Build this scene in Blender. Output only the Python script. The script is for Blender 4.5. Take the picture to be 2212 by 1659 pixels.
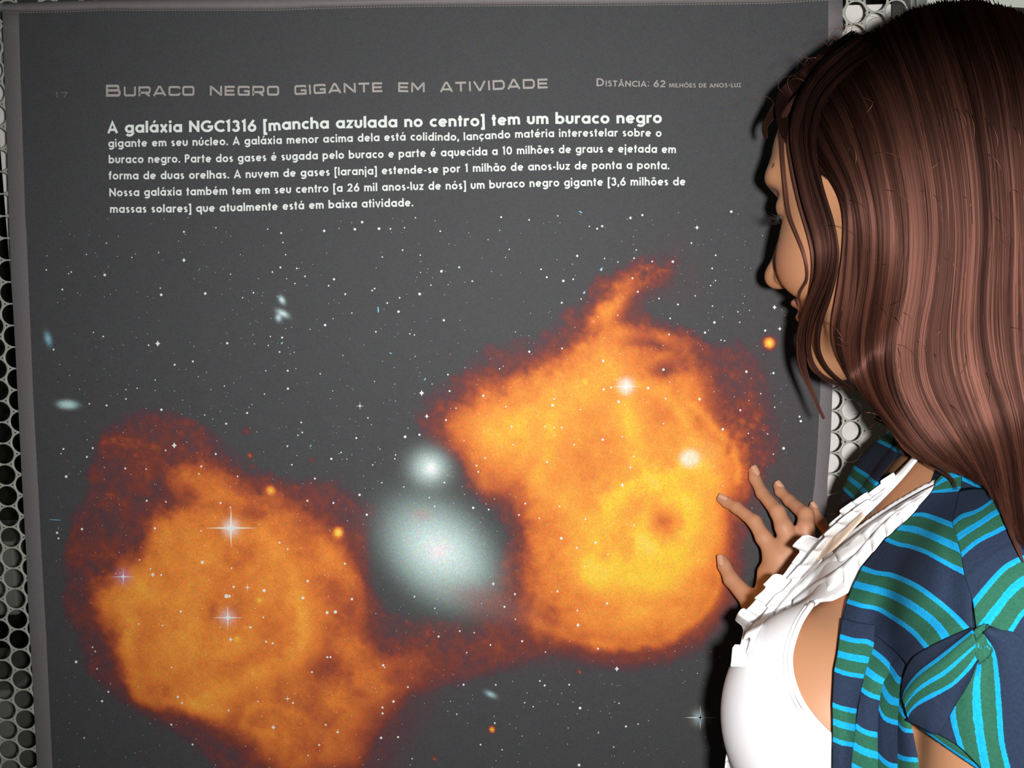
import bpy, math, random
import numpy as np
from mathutils import Matrix, Vector
random.seed(7); rng = np.random.default_rng(7)
for o in list(bpy.data.objects): bpy.data.objects.remove(o)
SC = bpy.context.scene
COL = SC.collection
# ------------------------------------------------------------------ camera
FPX, CX, CY = 2150.0, 1106.0, 829.5
CAMPOS = np.array([0.0, -0.93, 1.50])
_dn = np.array([535.0, -20066.0, -2150.0]); _up = -_dn / np.linalg.norm(_dn)     # world up in camera axes
_fw = np.array([0, 0, -1.0]); _fw = _fw - _up * _fw.dot(_up); _fw /= np.linalg.norm(_fw)
_rt = np.cross(_fw, _up)
RW = np.array([_rt, _fw, _up])                                                   # camera axes -> world axes
cam = bpy.data.cameras.new('camera'); cam_o = bpy.data.objects.new('camera', cam); COL.objects.link(cam_o)
cam.sensor_fit = 'HORIZONTAL'; cam.sensor_width = 36.0; cam.lens = 36.0 * FPX / 2212.0
cam.clip_start = 0.02
m4 = np.eye(4); m4[:3, :3] = RW; m4[:3, 3] = CAMPOS
cam_o.matrix_world = Matrix(m4.tolist())
SC.camera = cam_o
def P(px, py, d):
    """point seen at (px, py) at depth d along the lens axis, in world metres"""
    px = np.asarray(px, float); py = np.asarray(py, float); d = np.asarray(d, float)
    v = np.stack([(px - CX) / FPX * d, -(py - CY) / FPX * d, -d + 0 * px], -1)
    return v @ RW.T + CAMPOS
def W(px, py, y0=0.0):
    """point seen at (px, py) on the upright plane y = y0"""
    px = np.asarray(px, float); py = np.asarray(py, float)
    r = np.stack([(px - CX) / FPX, -(py - CY) / FPX, -1 + 0 * px], -1) @ RW.T
    t = (y0 - CAMPOS[1]) / r[..., 1]
    return CAMPOS + r * t[..., None]
def PIX(p):
    c = (np.asarray(p) - CAMPOS) @ RW
    return CX - FPX * c[..., 0] / c[..., 2], CY + FPX * c[..., 1] / c[..., 2], -c[..., 2]
# ------------------------------------------------------------------ world, lights, exposure
wd = bpy.data.worlds.new('world'); SC.world = wd; wd.use_nodes = True
wd.node_tree.nodes['Background'].inputs[0].default_value = (0.80, 0.95, 0.85, 1)
wd.node_tree.nodes['Background'].inputs[1].default_value = 0.035
fl = bpy.data.lights.new('camera_flash', 'SPOT'); fl.shadow_soft_size = 0.011; fl.spot_size = math.radians(110); fl.spot_blend = 1.0
fl.energy = 39.0; fl.color = (1.0, 0.985, 0.965)
fo = bpy.data.objects.new('camera_flash', fl); COL.objects.link(fo)
FLASH = CAMPOS + np.array([0.036, 0.0, 0.025]) @ RW.T
fm = np.eye(4); fm[:3, :3] = RW; fm[:3, 3] = FLASH
fo.matrix_world = Matrix(fm.tolist()) @ Matrix.Rotation(math.radians(-6), 4, 'Y')
SC.view_settings.view_transform = 'Standard'; SC.view_settings.look = 'None'
SC.view_settings.gamma = 1.0; SC.view_settings.use_curve_mapping = False
SC.view_settings.exposure = 0.0
# ------------------------------------------------------------------ helpers
def lin(c):
    c = np.asarray(c, float) / 255.0
    return np.where(c <= 0.04045, c / 12.92, ((c + 0.055) / 1.055) ** 2.4)
def mesh_obj(name, V, F, mat=None, parent=None, smooth=False):
    me = bpy.data.meshes.new(name)
    V = np.asarray(V, np.float32)
    if isinstance(F, np.ndarray):
        n, k = F.shape
        me.vertices.add(len(V)); me.vertices.foreach_set('co', V.ravel())
        me.loops.add(n * k); me.loops.foreach_set('vertex_index', F.ravel().astype(np.int32))
        me.polygons.add(n); me.polygons.foreach_set('loop_start', np.arange(0, n * k, k, dtype=np.int32))
        me.polygons.foreach_set('loop_total', np.full(n, k, np.int32))
        me.update(calc_edges=True)
    else:
        me.from_pydata([tuple(map(float, v)) for v in V], [], [tuple(int(i) for i in f) for f in F])
    me.validate()
    if mat: me.materials.append(mat)
    if smooth: me.polygons.foreach_set('use_smooth', [True] * len(me.polygons))
    o = bpy.data.objects.new(name, me); COL.objects.link(o)
    if parent: o.parent = parent
    return o
def tag(o, label=None, cat=None, group=None, kind=None):
    if label: o['label'] = label
    if cat: o['category'] = cat
    if group: o['group'] = group
    if kind: o['kind'] = kind
    return o
def empty(name, loc=(0, 0, 0)):
    o = bpy.data.objects.new(name, None); COL.objects.link(o); o.location = loc; o.empty_display_size = 0.02
    return o
def keep(child, parent):
    child.parent = parent; child.matrix_parent_inverse = Matrix.Translation(-Vector(parent.location))
def mat(name, col=(200, 200, 200), rough=0.6, spec=0.3, metal=0.0, noise=None, attr=None, bump=None, sheen=0, linear=None):
    m = bpy.data.materials.new(name); m.use_nodes = True
    nt = m.node_tree; b = nt.nodes['Principled BSDF']
    c = tuple(linear) if linear is not None else tuple(lin(col))
    b.inputs['Base Color'].default_value = (*c, 1); b.inputs['Roughness'].default_value = rough
    b.inputs['Specular IOR Level'].default_value = spec; b.inputs['Metallic'].default_value = metal
    if sheen: b.inputs['Sheen Weight'].default_value = sheen
    src = None
    if attr:
        a = nt.nodes.new('ShaderNodeAttribute'); a.attribute_name = attr; src = a.outputs['Color']
        nt.links.new(src, b.inputs['Base Color'])
    if noise:
        sc, lo, hi = noise
        tc = nt.nodes.new('ShaderNodeTexCoord')
        n = nt.nodes.new('ShaderNodeTexNoise'); n.inputs['Scale'].default_value = sc; n.inputs['Detail'].default_value = 3
        nt.links.new(tc.outputs['Object'], n.inputs['Vector'])
        r = nt.nodes.new('ShaderNodeMapRange'); r.inputs['From Min'].default_value = .3; r.inputs['From Max'].default_value = .7
        r.inputs['To Min'].default_value = lo; r.inputs['To Max'].default_value = hi
        nt.links.new(n.outputs['Fac'], r.inputs['Value'])
        mx = nt.nodes.new('ShaderNodeMix'); mx.data_type = 'RGBA'; mx.blend_type = 'MULTIPLY'; mx.inputs[0].default_value = 1
        if src: nt.links.new(src, mx.inputs[6])
        else: mx.inputs[6].default_value = (*c, 1)
        nt.links.new(r.outputs[0], mx.inputs[7]); nt.links.new(mx.outputs[2], b.inputs['Base Color'])
    if bump:
        sc, st, di = bump
        tc = nt.nodes.new('ShaderNodeTexCoord')
        n = nt.nodes.new('ShaderNodeTexNoise'); n.inputs['Scale'].default_value = sc
        nt.links.new(tc.outputs['Object'], n.inputs['Vector'])
        bp = nt.nodes.new('ShaderNodeBump'); bp.inputs['Strength'].default_value = st; bp.inputs['Distance'].default_value = di
        nt.links.new(n.outputs['Fac'], bp.inputs['Height']); nt.links.new(bp.outputs[0], b.inputs['Normal'])
    return m
def grid_faces(nu, nv):
    i = np.arange(nu - 1)[:, None]; j = np.arange(nv - 1)[None, :]
    a = i * nv + j
    return np.stack([a, a + 1, a + nv + 1, a + nv], -1).reshape(-1, 4)
def cat_rom(pts, n):
    """resample a polyline smoothly to n points (Catmull-Rom, arc-length like)"""
    p = np.asarray(pts, float)
    if len(p) == 2: return p[0] + (p[1] - p[0]) * np.linspace(0, 1, n)[:, None]
    q = np.vstack([2 * p[0] - p[1], p, 2 * p[-1] - p[-2]])
    out = []
    for k in range(1, len(q) - 2):
        t = np.linspace(0, 1, 24, endpoint=(k == len(q) - 3))[:, None]
        a, b, c, d = q[k - 1], q[k], q[k + 1], q[k + 2]
        out.append(0.5 * (2 * b + (c - a) * t + (2 * a - 5 * b + 4 * c - d) * t ** 2 + (3 * b - a - 3 * c + d) * t ** 3))
    out = np.vstack(out)
    s = np.r_[0, np.cumsum(np.linalg.norm(np.diff(out[:, :2], axis=0), axis=1))]
    u = np.linspace(0, s[-1], n)
    return np.stack([np.interp(u, s, out[:, k]) for k in range(out.shape[1])], -1)
def box(V, F, lo, hi):
    b = len(V); (x0, y0, z0), (x1, y1, z1) = lo, hi
    V += [(x0, y0, z0), (x1, y0, z0), (x1, y1, z0), (x0, y1, z0), (x0, y0, z1), (x1, y0, z1), (x1, y1, z1), (x0, y1, z1)]
    F += [tuple(b + i for i in f) for f in ((0, 3, 2, 1), (4, 5, 6, 7), (0, 1, 5, 4), (1, 2, 6, 5), (2, 3, 7, 6), (3, 0, 4, 7))]
def bevel(o, w=0.002, seg=2):
    md = o.modifiers.new('bevel', 'BEVEL'); md.width = w; md.segments = seg; return o

# ------------------------------------------------------------------ setting: board, cavity wall, perforated sheet, posts
PAN_Y = 0.010; PAN_T = 0.0016; BACK_Y = 0.074
def wx(px, py, y): return float(W(px, py, y)[0])
def wz(px, py, y): return float(W(px, py, y)[2])
m_plate = mat('painted_perforated_metal', (176, 178, 168), 0.38, 0.5, noise=(60, .94, 1.03))
m_board = mat('white_wall_board', (242, 238, 233), 0.85, 0.1, noise=(45, .93, 1.02), bump=(70, .25, .004))
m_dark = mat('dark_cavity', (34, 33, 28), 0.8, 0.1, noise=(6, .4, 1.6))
m_steel = mat('galvanised_steel', (150, 156, 148), 0.35, 0.5, metal=.35, noise=(30, .9, 1.05))
m_dsteel = mat('dark_steel', (70, 72, 68), 0.45, 0.4, metal=.3)
m_pale = mat('pale_painted_wall', (226, 232, 218), 0.8, .1, noise=(5, .97, 1.02))
m_grey = mat('grey_cabinet_side', (120, 120, 112), 0.7, .2, noise=(9, .8, 1.1))
# wall behind everything on the right and the dark cavity on the left
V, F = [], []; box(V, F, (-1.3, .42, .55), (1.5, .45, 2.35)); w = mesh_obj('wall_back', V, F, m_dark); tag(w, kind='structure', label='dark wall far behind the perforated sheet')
xr = wx(1950, 60, BACK_Y); xl = wx(14, 500, BACK_Y); zt = wz(1880, 9, BACK_Y)
zc = wz(10, 700, BACK_Y)
V, F = [], []; box(V, F, (xl, BACK_Y, .75), (xr, BACK_Y + .006, zt)); b = mesh_obj('white_board', V, F, m_board)
bevel(b, .001); tag(b, 'white rough board standing close behind the perforated metal sheet', 'board')
# the pale wall beyond the posts, top right
x2 = wx(2003, 10, .10)
V, F = [], []; box(V, F, (x2, .10, .6), (1.15, .13, 2.3)); p = mesh_obj('wall_right', V, F, m_pale); tag(p, kind='structure', label='pale greenish wall beyond the steel posts, seen over the hair')
V, F = [], []; box(V, F, (-1.6, -2.4, -.05), (1.8, .45, 0)); o = mesh_obj('floor', V, F, mat('grey_floor', (120, 118, 112), .6, .3, noise=(8, .9, 1.1))); tag(o, kind='structure', label='plain grey floor below the poster')
# posts
for (a, b_, y, mt, nm, lb, dp) in ((1953, 1966, .016, m_dsteel, 'steel_post', 'dark narrow steel post at the right end of the perforated sheet', .03),
                              (1967, 1977, .010, m_steel, 'steel_post', 'light steel edge strip between the dark post and the wider greenish post', .03),
                              (1980, 2001, .020, m_steel, 'steel_post', 'wider greenish grey steel post next to the pale wall', .04)):
    V, F = [], []
    box(V, F, (wx(a, 20, y), y, .75), (wx(b_, 20, y), y + dp, 1.98)); o = mesh_obj(nm, V, F, mt); bevel(o, .0012)
    tag(o, lb, 'post', group=None)
# top rail behind, over the top of the board
V, F = [], []
box(V, F, (xl - .02, .030, zt + .0005), (wx(1953, 20, .03), .046, zt + .05)); o = mesh_obj('steel_rail', V, F, m_dsteel); bevel(o, .001)
tag(o, 'dark horizontal rail behind the top of the perforated sheet', 'rail')
# grey things dimly seen through the lower left holes
V, F = [], []; x0 = wx(-160, 1500, .16); x1 = wx(34, 1580, .16)
box(V, F, (x0, .16, .60), (x1, .30, wz(20, 1492, .16))); o = mesh_obj('grey_cabinet', V, F, m_grey); bevel(o, .003)
tag(o, 'dull grey cabinet dimly seen through the lowest holes at left', 'cabinet')
V, F = [], []; box(V, F, (wx(-190, 1500, .16), .17, wz(20, 1330, .17)), (wx(52, 1580, .16), .28, wz(20, 1170, .17))); o = mesh_obj('grey_crate', V, F, m_grey); bevel(o, .003)
tag(o, 'small grey crate dimly seen through the holes left of the poster', 'crate')
V, F = [], []; box(V, F, (wx(-200, 1500, .17), .165, .60), (wx(-165, 1580, .17), .30, wz(20, 1160, .17))); o = mesh_obj('grey_upright', V, F, m_grey); bevel(o, .002)
tag(o, 'grey upright beside the crate behind the perforated sheet', 'upright')

# perforated sheet: hexagonal cells with real holes
PITCH_Z = 0.02105; PITCH_X = PITCH_Z * math.sqrt(3) / 2; HR = PITCH_Z * .452
ax, az = wx(29.6, 1250, PAN_Y), wz(29.6, 1250, PAN_Y)
bx_, bz = wx(1840, 932, PAN_Y), wz(1840, 932, PAN_Y)
ncol = round((bx_ - ax) / PITCH_X); PITCH_X = (bx_ - ax) / ncol
half = (ncol % 2) * .5
PITCH_Z = (bz - az) / (round((bz - az) / PITCH_Z - half) + half)
NS = 24
ang = np.linspace(0, 2 * math.pi, NS, endpoint=False) + math.pi / NS
ring = np.stack([np.cos(ang), np.sin(ang)], -1) * HR
def hexr(a):
    h = PITCH_Z / 2   # distance to the flat edge; the cell is stretched to the pitch
    k = (a - math.pi / 2) % (math.pi / 3); k = k if k < math.pi / 6 else k - math.pi / 3
    return h / math.cos(k)
outer = np.array([[math.cos(a) * hexr(a) * PITCH_X / (PITCH_Z * math.sqrt(3) / 2), math.sin(a) * hexr(a)] for a in ang])
chm = ring * 1.035
cellV = np.vstack([np.c_[outer[:, 0], np.full(NS, 0.), outer[:, 1]], np.c_[chm[:, 0], np.full(NS, 0.), chm[:, 1]],
                   np.c_[ring[:, 0], np.full(NS, .0004), ring[:, 1]], np.c_[ring[:, 0], np.full(NS, PAN_T), ring[:, 1]], np.c_[outer[:, 0], np.full(NS, PAN_T), outer[:, 1]]])
cellF = []
for i in range(NS):
    j = (i + 1) % NS
    for r in range(4): cellF.append((r * NS + i, r * NS + j, (r + 1) * NS + j, (r + 1) * NS + i))
cellF = np.array(cellF)
centres = []
c_hi = int((wx(1951, 60, PAN_Y) - ax) / PITCH_X)
for c in range(-6, c_hi + 1):
    for r in range(-22, 45):
        x = ax + c * PITCH_X; z = az + (r + (c % 2) * .5) * PITCH_Z
        if z < .85 or z > 1.99: continue
        centres.append((x, PAN_Y, z))
centres = np.array(centres)
# leave out cells deep behind the poster, which nothing can see
pxc, pyc, _ = PIX(centres)
keepm = (pxc < 330) | (pxc > 1500) | (pyc < 40) | (pyc > 1800)
centres = centres[keepm]
Vp = (centres[:, None, :] + cellV[None]).reshape(-1, 3)
Fp = (np.arange(len(centres))[:, None, None] * len(cellV) + cellF[None]).reshape(-1, 4)
pan = mesh_obj('perforated_panel', Vp, Fp, m_plate)
tag(pan, 'pale painted metal sheet with rows of round holes behind the poster', 'perforated panel')
# plain strip closing the sheet along its right end
# ------------------------------------------------------------------ poster
def ip(tab, q):
    t = np.asarray(tab, float); return np.interp(q, t[:, 1], t[:, 0])
LO = [(5, -60), (5, 5), (6, 54), (10.5, 181), (15, 316), (20, 488), (25, 616), (29, 681), (32.5, 741), (38.5, 861), (47, 1030), (57, 1200), (61, 1310), (70.5, 1465), (80, 1659), (97, 1960)]
LI = [(39, -60), (40.7, 28), (44, 150), (48, 271), (55, 482), (57, 500), (64, 669), (72, 861), (81, 1030), (90, 1200), (99.6, 1371), (113, 1653), (130, 1960)]
RI = [(1790, -60), (1789.5, 3), (1789, 98), (1785, 400), (1779, 650), (1771.5, 854), (1765, 980), (1760, 1045), (1755, 1083), (1742, 1300), (1717, 1659), (1700, 1960)]
RO = [(1821, -60), (1820.5, 3), (1820, 98), (1815, 400), (1806, 650), (1797.4, 866), (1794, 964), (1788, 1029), (1786, 1100), (1777, 1300), (1758, 1659), (1740, 1960)]
TOPO = [(-40, 8), (5, 7), (108, 3), (163, 1), (700, -9), (1830, -26)]
ST = [(0, 25), (54, 27), (149, 25), (190, 23), (230, 21), (298, 22), (597, 21.5), (640, 20), (673, 18), (891, 13), (1329, 11), (1657, 7), (1766, 1), (1830, -2)]
def yt(tab, x): t = np.asarray(tab, float); return np.interp(x, t[:, 0], t[:, 1])
def fbm(x, y, s, oct=4, seed=0, gain=.5):
    out = np.zeros_like(x, dtype=float); amp = 1.0; tot = 0
    for k in range(oct):
        r = np.random.default_rng(seed * 17 + k).random((257, 257))
        fx = (x / s + 31.7 * k) % 256; fy = (y / s + 11.3 * k) % 256
        ix = fx.astype(int); iy = fy.astype(int); tx = fx - ix; ty = fy - iy
        tx = tx * tx * (3 - 2 * tx); ty = ty * ty * (3 - 2 * ty)
        v = (r[ix, iy] * (1 - tx) + r[ix + 1, iy] * tx) * (1 - ty) + (r[ix, iy + 1] * (1 - tx) + r[ix + 1, iy + 1] * tx) * ty
        out += amp * (v - .5) * 2; tot += amp; amp *= gain; s /= 2.03
    return out / tot
def polydist(x, y, poly):
    p = np.asarray(poly, float); n = len(p)
    d = np.full(x.shape, 1e9); ins = np.zeros(x.shape, bool)
    for i in range(n):
        a, b = p[i], p[(i + 1) % n]; e = b - a
        wx_, wy_ = x - a[0], y - a[1]
        t = np.clip((wx_ * e[0] + wy_ * e[1]) / (e @ e), 0, 1)
        d = np.minimum(d, np.hypot(wx_ - e[0] * t, wy_ - e[1] * t))
        c = ((a[1] > y) != (b[1] > y)) & (x < (b[0] - a[0]) * (y - a[1]) / ((b[1] - a[1]) + 1e-12) + a[0])
        ins ^= c
    return np.where(ins, d, -d)
def strokedist(x, y, pts):
    p = cat_rom(pts, 24); d = np.full(x.shape, 1e9)
    for a, b in zip(p[:-1], p[1:]):
        e = b - a; wx_, wy_ = x - a[0], y - a[1]
        t = np.clip((wx_ * e[0] + wy_ * e[1]) / (e @ e), 0, 1)
        d = np.minimum(d, np.hypot(wx_ - e[0] * t, wy_ - e[1] * t))
    return d
def sst(v, a, b):
    t = np.clip((v - a) / (b - a), 0, 1); return t * t * (3 - 2 * t)

STEP = 4.0
ny = int((1960 - 16) / STEP) + 1; nx = int((1780 - 40) / STEP) + 1
rr = np.linspace(0, 1, ny)[:, None] * np.ones((1, nx)); uu = np.linspace(0, 1, nx)[None, :] * np.ones((ny, 1))
py0 = 16 + rr * (1960 - 16)
X = ip(LI, py0) + (ip(RI, py0) - ip(LI, py0)) * uu
Y = py0 + (yt(ST, X) - 16) * np.clip(1 - rr * 6, 0, 1)
def nebula(X, Y):
    n1 = fbm(X, Y, 150, 5, 1); n2 = fbm(X, Y, 150, 5, 2); n3 = fbm(X, Y, 60, 5, 3, .6); n4 = fbm(X, Y, 34, 4, 4, .65); n5 = fbm(X, Y, 14, 3, 5, .7)
    x = X + n1 * 14 + n4 * 9 + n3 * 8; y = Y + n2 * 14 + n5 * 7 + n4 * 6
    D = np.zeros_like(X)
    red = [(215, 960), (262, 905), (340, 885), (430, 905), (500, 965), (560, 1015), (640, 1040), (740, 1040), (795, 1090), (800, 1150), (800, 1250), (835, 1310), (900, 1330), (1000, 1330), (1060, 1260), (1085, 1150),
           (1040, 1060), (980, 985), (915, 950), (900, 900), (920, 860), (1000, 795), (1060, 740), (1150, 733), (1215, 700), (1248, 650), (1290, 600), (1370, 562), (1440, 550), (1470, 560), (1440, 610), (1395, 650),
           (1410, 690), (1470, 705), (1530, 740), (1600, 740), (1640, 780), (1660, 880), (1680, 980), (1650, 1060), (1620, 1150), (1610, 1260), (1565, 1350), (1510, 1405), (1450, 1440), (1300, 1440), (1190, 1425), (1100, 1450), (980, 1480),
           (900, 1500), (850, 1560), (800, 1620), (760, 1720), (500, 1740), (450, 1640), (400, 1600), (300, 1525), (190, 1465), (160, 1380), (140, 1290), (145, 1200), (150, 1120), (185, 1040)]
    d = polydist(x + n3 * 14, y + n4 * 14, red)
    D += .19 * sst(d, -12, 20) + .06 * sst(d, 10, 100)
    # left lobe
    lo = [(400, 1012), (470, 1008), (560, 1045), (610, 1060), (680, 1130), (745, 1175), (778, 1240), (782, 1300), (765, 1360), (800, 1420), (850, 1480), (800, 1540), (760, 1640), (640, 1680), (540, 1600), (440, 1545), (380, 1535), (285, 1500), (262, 1440), (245, 1380), (212, 1330), (222, 1262), (300, 1205), (330, 1130), (395, 1085), (380, 1045)]
    d = polydist(x, y, lo); D += .12 * sst(d, -46, 12) + .14 * sst(d, -20, 40)
    li = [(330, 1165), (420, 1125), (520, 1120), (610, 1180), (670, 1260), (690, 1350), (650, 1440), (560, 1490), (480, 1520), (400, 1525), (290, 1492), (282, 1400), (238, 1310), (250, 1260)]
    d = polydist(x, y, li); D += .10 * sst(d, -40, 70)
    for pts, w, a in (([(560, 1160), (630, 1250), (658, 1340), (640, 1420), (560, 1450), (470, 1490), (420, 1515)], 20, .14), ([(290, 1345), (278, 1420), (300, 1495), (400, 1520), (470, 1535)], 17, .14),
                      ([(345, 1120), (420, 1180), (400, 1260), (340, 1290), (240, 1290)], 36, .07), ([(400, 1320), (430, 1410), (500, 1400)], 34, .07), ([(700, 1180), (760, 1260), (775, 1330)], 20, .08), ([(590, 1590), (520, 1560), (560, 1520), (640, 1540)], 10, .07)):
        D += a * np.exp(-(strokedist(x, y, pts) / w) ** 2)
    for cx, cy, rx, ry, a in ((412, 1072, 24, 28, -.16), (470, 1095, 40, 16, -.07), (545, 1108, 34, 20, -.13), (490, 1215, 22, 16, -.09), (533, 1325, 42, 34, -.13), (455, 1325, 24, 30, -.09), (310, 1370, 16, 60, -.07), (590, 1380, 40, 30, -.07), (548, 1420, 30, 16, -.07),
                              (700, 1440, 60, 30, -.12), (740, 1310, 34, 40, -.10), (620, 1240, 20, 26, -.07), (560, 1050, 30, 14, -.06), (700, 1560, 90, 50, -.05), (850, 1380, 60, 50, -.10)):
        D += a * np.exp(-((x - cx) / rx) ** 2 - ((y - cy) / ry) ** 2)
    # right lobe
    ro = [(950, 915), (1050, 845), (1150, 800), (1232, 748), (1268, 690), (1305, 645), (1345, 640), (1330, 690), (1370, 725), (1440, 722), (1500, 770), (1528, 850), (1545, 900), (1590, 960), (1605, 1020), (1596, 1065), (1570, 1100), (1572, 1200), (1556, 1290), (1500, 1355), (1430, 1392), (1330, 1398), (1200, 1380), (1140, 1340), (1130, 1250), (1135, 1160), (1080, 1080), (1040, 1045), (985, 975)]
    d = polydist(x, y, ro); D += .15 * sst(d, -60, 10) + .18 * sst(d, -16, 40)
    rb = [(985, 930), (1060, 885), (1170, 805), (1240, 770), (1300, 742), (1365, 775), (1400, 850), (1450, 900), (1500, 890), (1540, 960), (1560, 1040), (1545, 1130), (1560, 1200), (1530, 1290), (1470, 1345), (1380, 1375), (1250, 1350), (1215, 1260), (1200, 1150), (1130, 1060), (1060, 1010)]
    d = polydist(x, y, rb); D += .17 * sst(d, -30, 80)
    for pts, w, a in (([(1320, 1085), (1380, 1050), (1450, 1035), (1500, 1010), (1540, 1035)], 26, .22), ([(1390, 1090), (1390, 1160), (1430, 1190), (1480, 1170), (1500, 1110), (1450, 1080)], 20, .17),
                      ([(1280, 1240), (1340, 1235), (1400, 1250)], 34, .24), ([(1345, 880), (1365, 940), (1380, 1010), (1400, 1050)], 24, .15), ([(1165, 1040), (1180, 990), (1190, 940)], 22, .12), ([(1060, 940), (1100, 920), (1130, 960)], 34, .10),
                      ([(1200, 900), (1260, 830), (1300, 790)], 44, .07), ([(1380, 835), (1430, 850), (1480, 900), (1505, 960)], 16, .12), ([(1500, 870), (1540, 920), (1585, 970), (1600, 1040)], 9, .15), ([(1520, 1010), (1555, 1080), (1555, 1160)], 18, .08),
                      ([(1568, 1230), (1530, 1310), (1460, 1368), (1370, 1392), (1280, 1385)], 12, .12), ([(1320, 1100), (1300, 1180), (1290, 1260)], 26, .09), ([(1400, 1180), (1450, 1240), (1510, 1200)], 30, .08), ([(1430, 1050), (1510, 1080), (1540, 1140)], 30, .10),
                      ([(1280, 690), (1330, 650), (1380, 610), (1430, 585)], 22, .13), ([(1330, 715), (1410, 720), (1480, 745)], 14, .08), ([(1160, 1360), (1240, 1385), (1320, 1396)], 12, .08)):
        D += a * np.exp(-(strokedist(x, y, pts) / w) ** 2)
    for cx, cy, rx, ry, a in ((1432, 1132, 22, 22, -.26), (1430, 800, 34, 22, -.24), (1460, 780, 40, 26, -.12), (1400, 745, 60, 12, -.15), (1120, 1090, 34, 50, -.16), (1070, 1110, 40, 60, -.10), (1420, 905, 40, 30, -.10), (1290, 960, 70, 60, -.06), (1575, 965, 8, 26, -.16), (1510, 910, 12, 26, -.12),
                              (1310, 1310, 60, 18, -.12), (1400, 1300, 30, 14, -.10), (1460, 1300, 40, 16, -.07), (1520, 1240, 26, 20, -.07), (1140, 870, 60, 24, -.06), (1370, 1180, 18, 20, -.08), (1250, 1000, 60, 60, -.05), (1170, 1320, 30, 26, -.10), (1380, 650, 30, 30, -.08), (1450, 690, 60, 26, -.03)):
        D += a * np.exp(-((x - cx) / rx) ** 2 - ((y - cy) / ry) ** 2)
    D += .12 * np.exp(-(strokedist(x, y, [(800, 1400), (880, 1450), (860, 1540), (800, 1640)]) / 60) ** 2) + .05 * np.exp(-(strokedist(x, y, [(860, 1420), (960, 1440), (1100, 1420), (1200, 1420)]) / 34) ** 2)
    D *= 1 + .16 * n3 + .07 * n4 + .10 * n1
    D += (.04 * n4 + .02 * n5 + .03 * n3) * sst(D, .08, .4)
    D += (.10 * n5 + .12 * n4) * sst(D, .04, .12) * (1 - sst(D, .2, .36))
    # faint red haze at the far right and around the rims
    h = np.exp(-(((X - 1640) / 70) ** 2 + ((Y - 930) / 190) ** 2)) * .12 + np.exp(-(((X - 1430) / 70) ** 2 + ((Y - 600) / 60) ** 2)) * .10 + np.exp(-(((X - 300) / 120) ** 2 + ((Y - 950) / 80) ** 2)) * .03
    D += h * np.clip(.5 + 1.2 * n3 + .7 * n5, 0, 1.6)
    for cx, cy, r, a in ((532, 932, 7, .3), (540, 984, 6, .5), (546, 1008, 5, .25), (585, 1058, 8, .75), (674, 993, 5, .3), (1662, 741, 11, 1.3), (1063, 1576, 6, 1.0), (1252, 1451, 4, .5), (938, 1639, 4, .5), (1264, 825, 5, .3), (1670, 995, 6, .25), (805, 1100, 12, .15), (830, 1130, 14, .12), (950, 1388, 18, .10), (731, 1150, 8, 1.1), (560, 1297, 6, .35), (512, 1380, 6, .35), (1010, 1050, 6, .2)):
        D += a * np.exp(-((X - cx) ** 2 + (Y - cy) ** 2) / r ** 2)
    keys = np.array([-.3, .0, .10, .20, .30, .42, .55, .70, .85, 1.0, 1.3])
    cols = lin(np.array([(73, 74, 76), (73, 74, 76), (88, 64, 70), (104, 62, 64), (128, 62, 52), (186, 90, 50), (230, 128, 54), (248, 154, 62), (252, 178, 64), (255, 206, 62), (255, 225, 120)]))
    C = np.stack([np.interp(D, keys, cols[:, k]) for k in range(3)], -1)
    C[..., :] *= (1 + .05 * n5)[..., None]
    # dark grey-green veil between the lobes, then the bluish galaxies
    v = np.exp(-(((X - 930) / 85) ** 2 + ((Y - 1070) / 60) ** 2)) * .50 + np.exp(-(((X - 960) / 110) ** 2 + ((Y - 1300) / 60) ** 2)) * .38
    v = np.clip(v, 0, .85)[..., None]; C = C * (1 - v) + lin((84, 90, 84)) * v
    def glow(cx, cy, ra, rb_, ang, col, amp, p=2.0):
        nonlocal C
        a = math.radians(ang); dx = X - cx; dy = Y - cy
        e = (((dx * math.cos(a) + dy * math.sin(a)) / ra) ** 2 + ((-dx * math.sin(a) + dy * math.cos(a)) / rb_) ** 2) ** (p / 2)
        w_ = np.clip(amp * np.exp(-e), 0, 1)[..., None]; C = C * (1 - w_) + lin(col) * w_
    glow(944, 1186, 142, 100, 40, (122, 136, 134), .70, 4)
    glow(950, 1194, 116, 82, 42, (170, 194, 192), .88, 3.0)
    glow(948, 1192, 88, 62, 40, (200, 228, 225), .92, 2.4)
    glow(948, 1188, 52, 34, 30, (232, 244, 244), .95, 2)
    glow(948, 1190, 18, 14, 0, (250, 240, 244), .8, 2)
    glow(1050, 1300, 90, 34, 20, (150, 104, 100), .5, 2.5)
    glow(912, 1112, 22, 12, 0, (196, 150, 150), .45)
    glow(926, 1012, 50, 46, 30, (150, 168, 165), .75, 3); glow(928, 1010, 30, 28, 0, (205, 226, 224), .95, 2.4); glow(931, 1012, 13, 13, 0, (250, 255, 255), .9)
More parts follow.
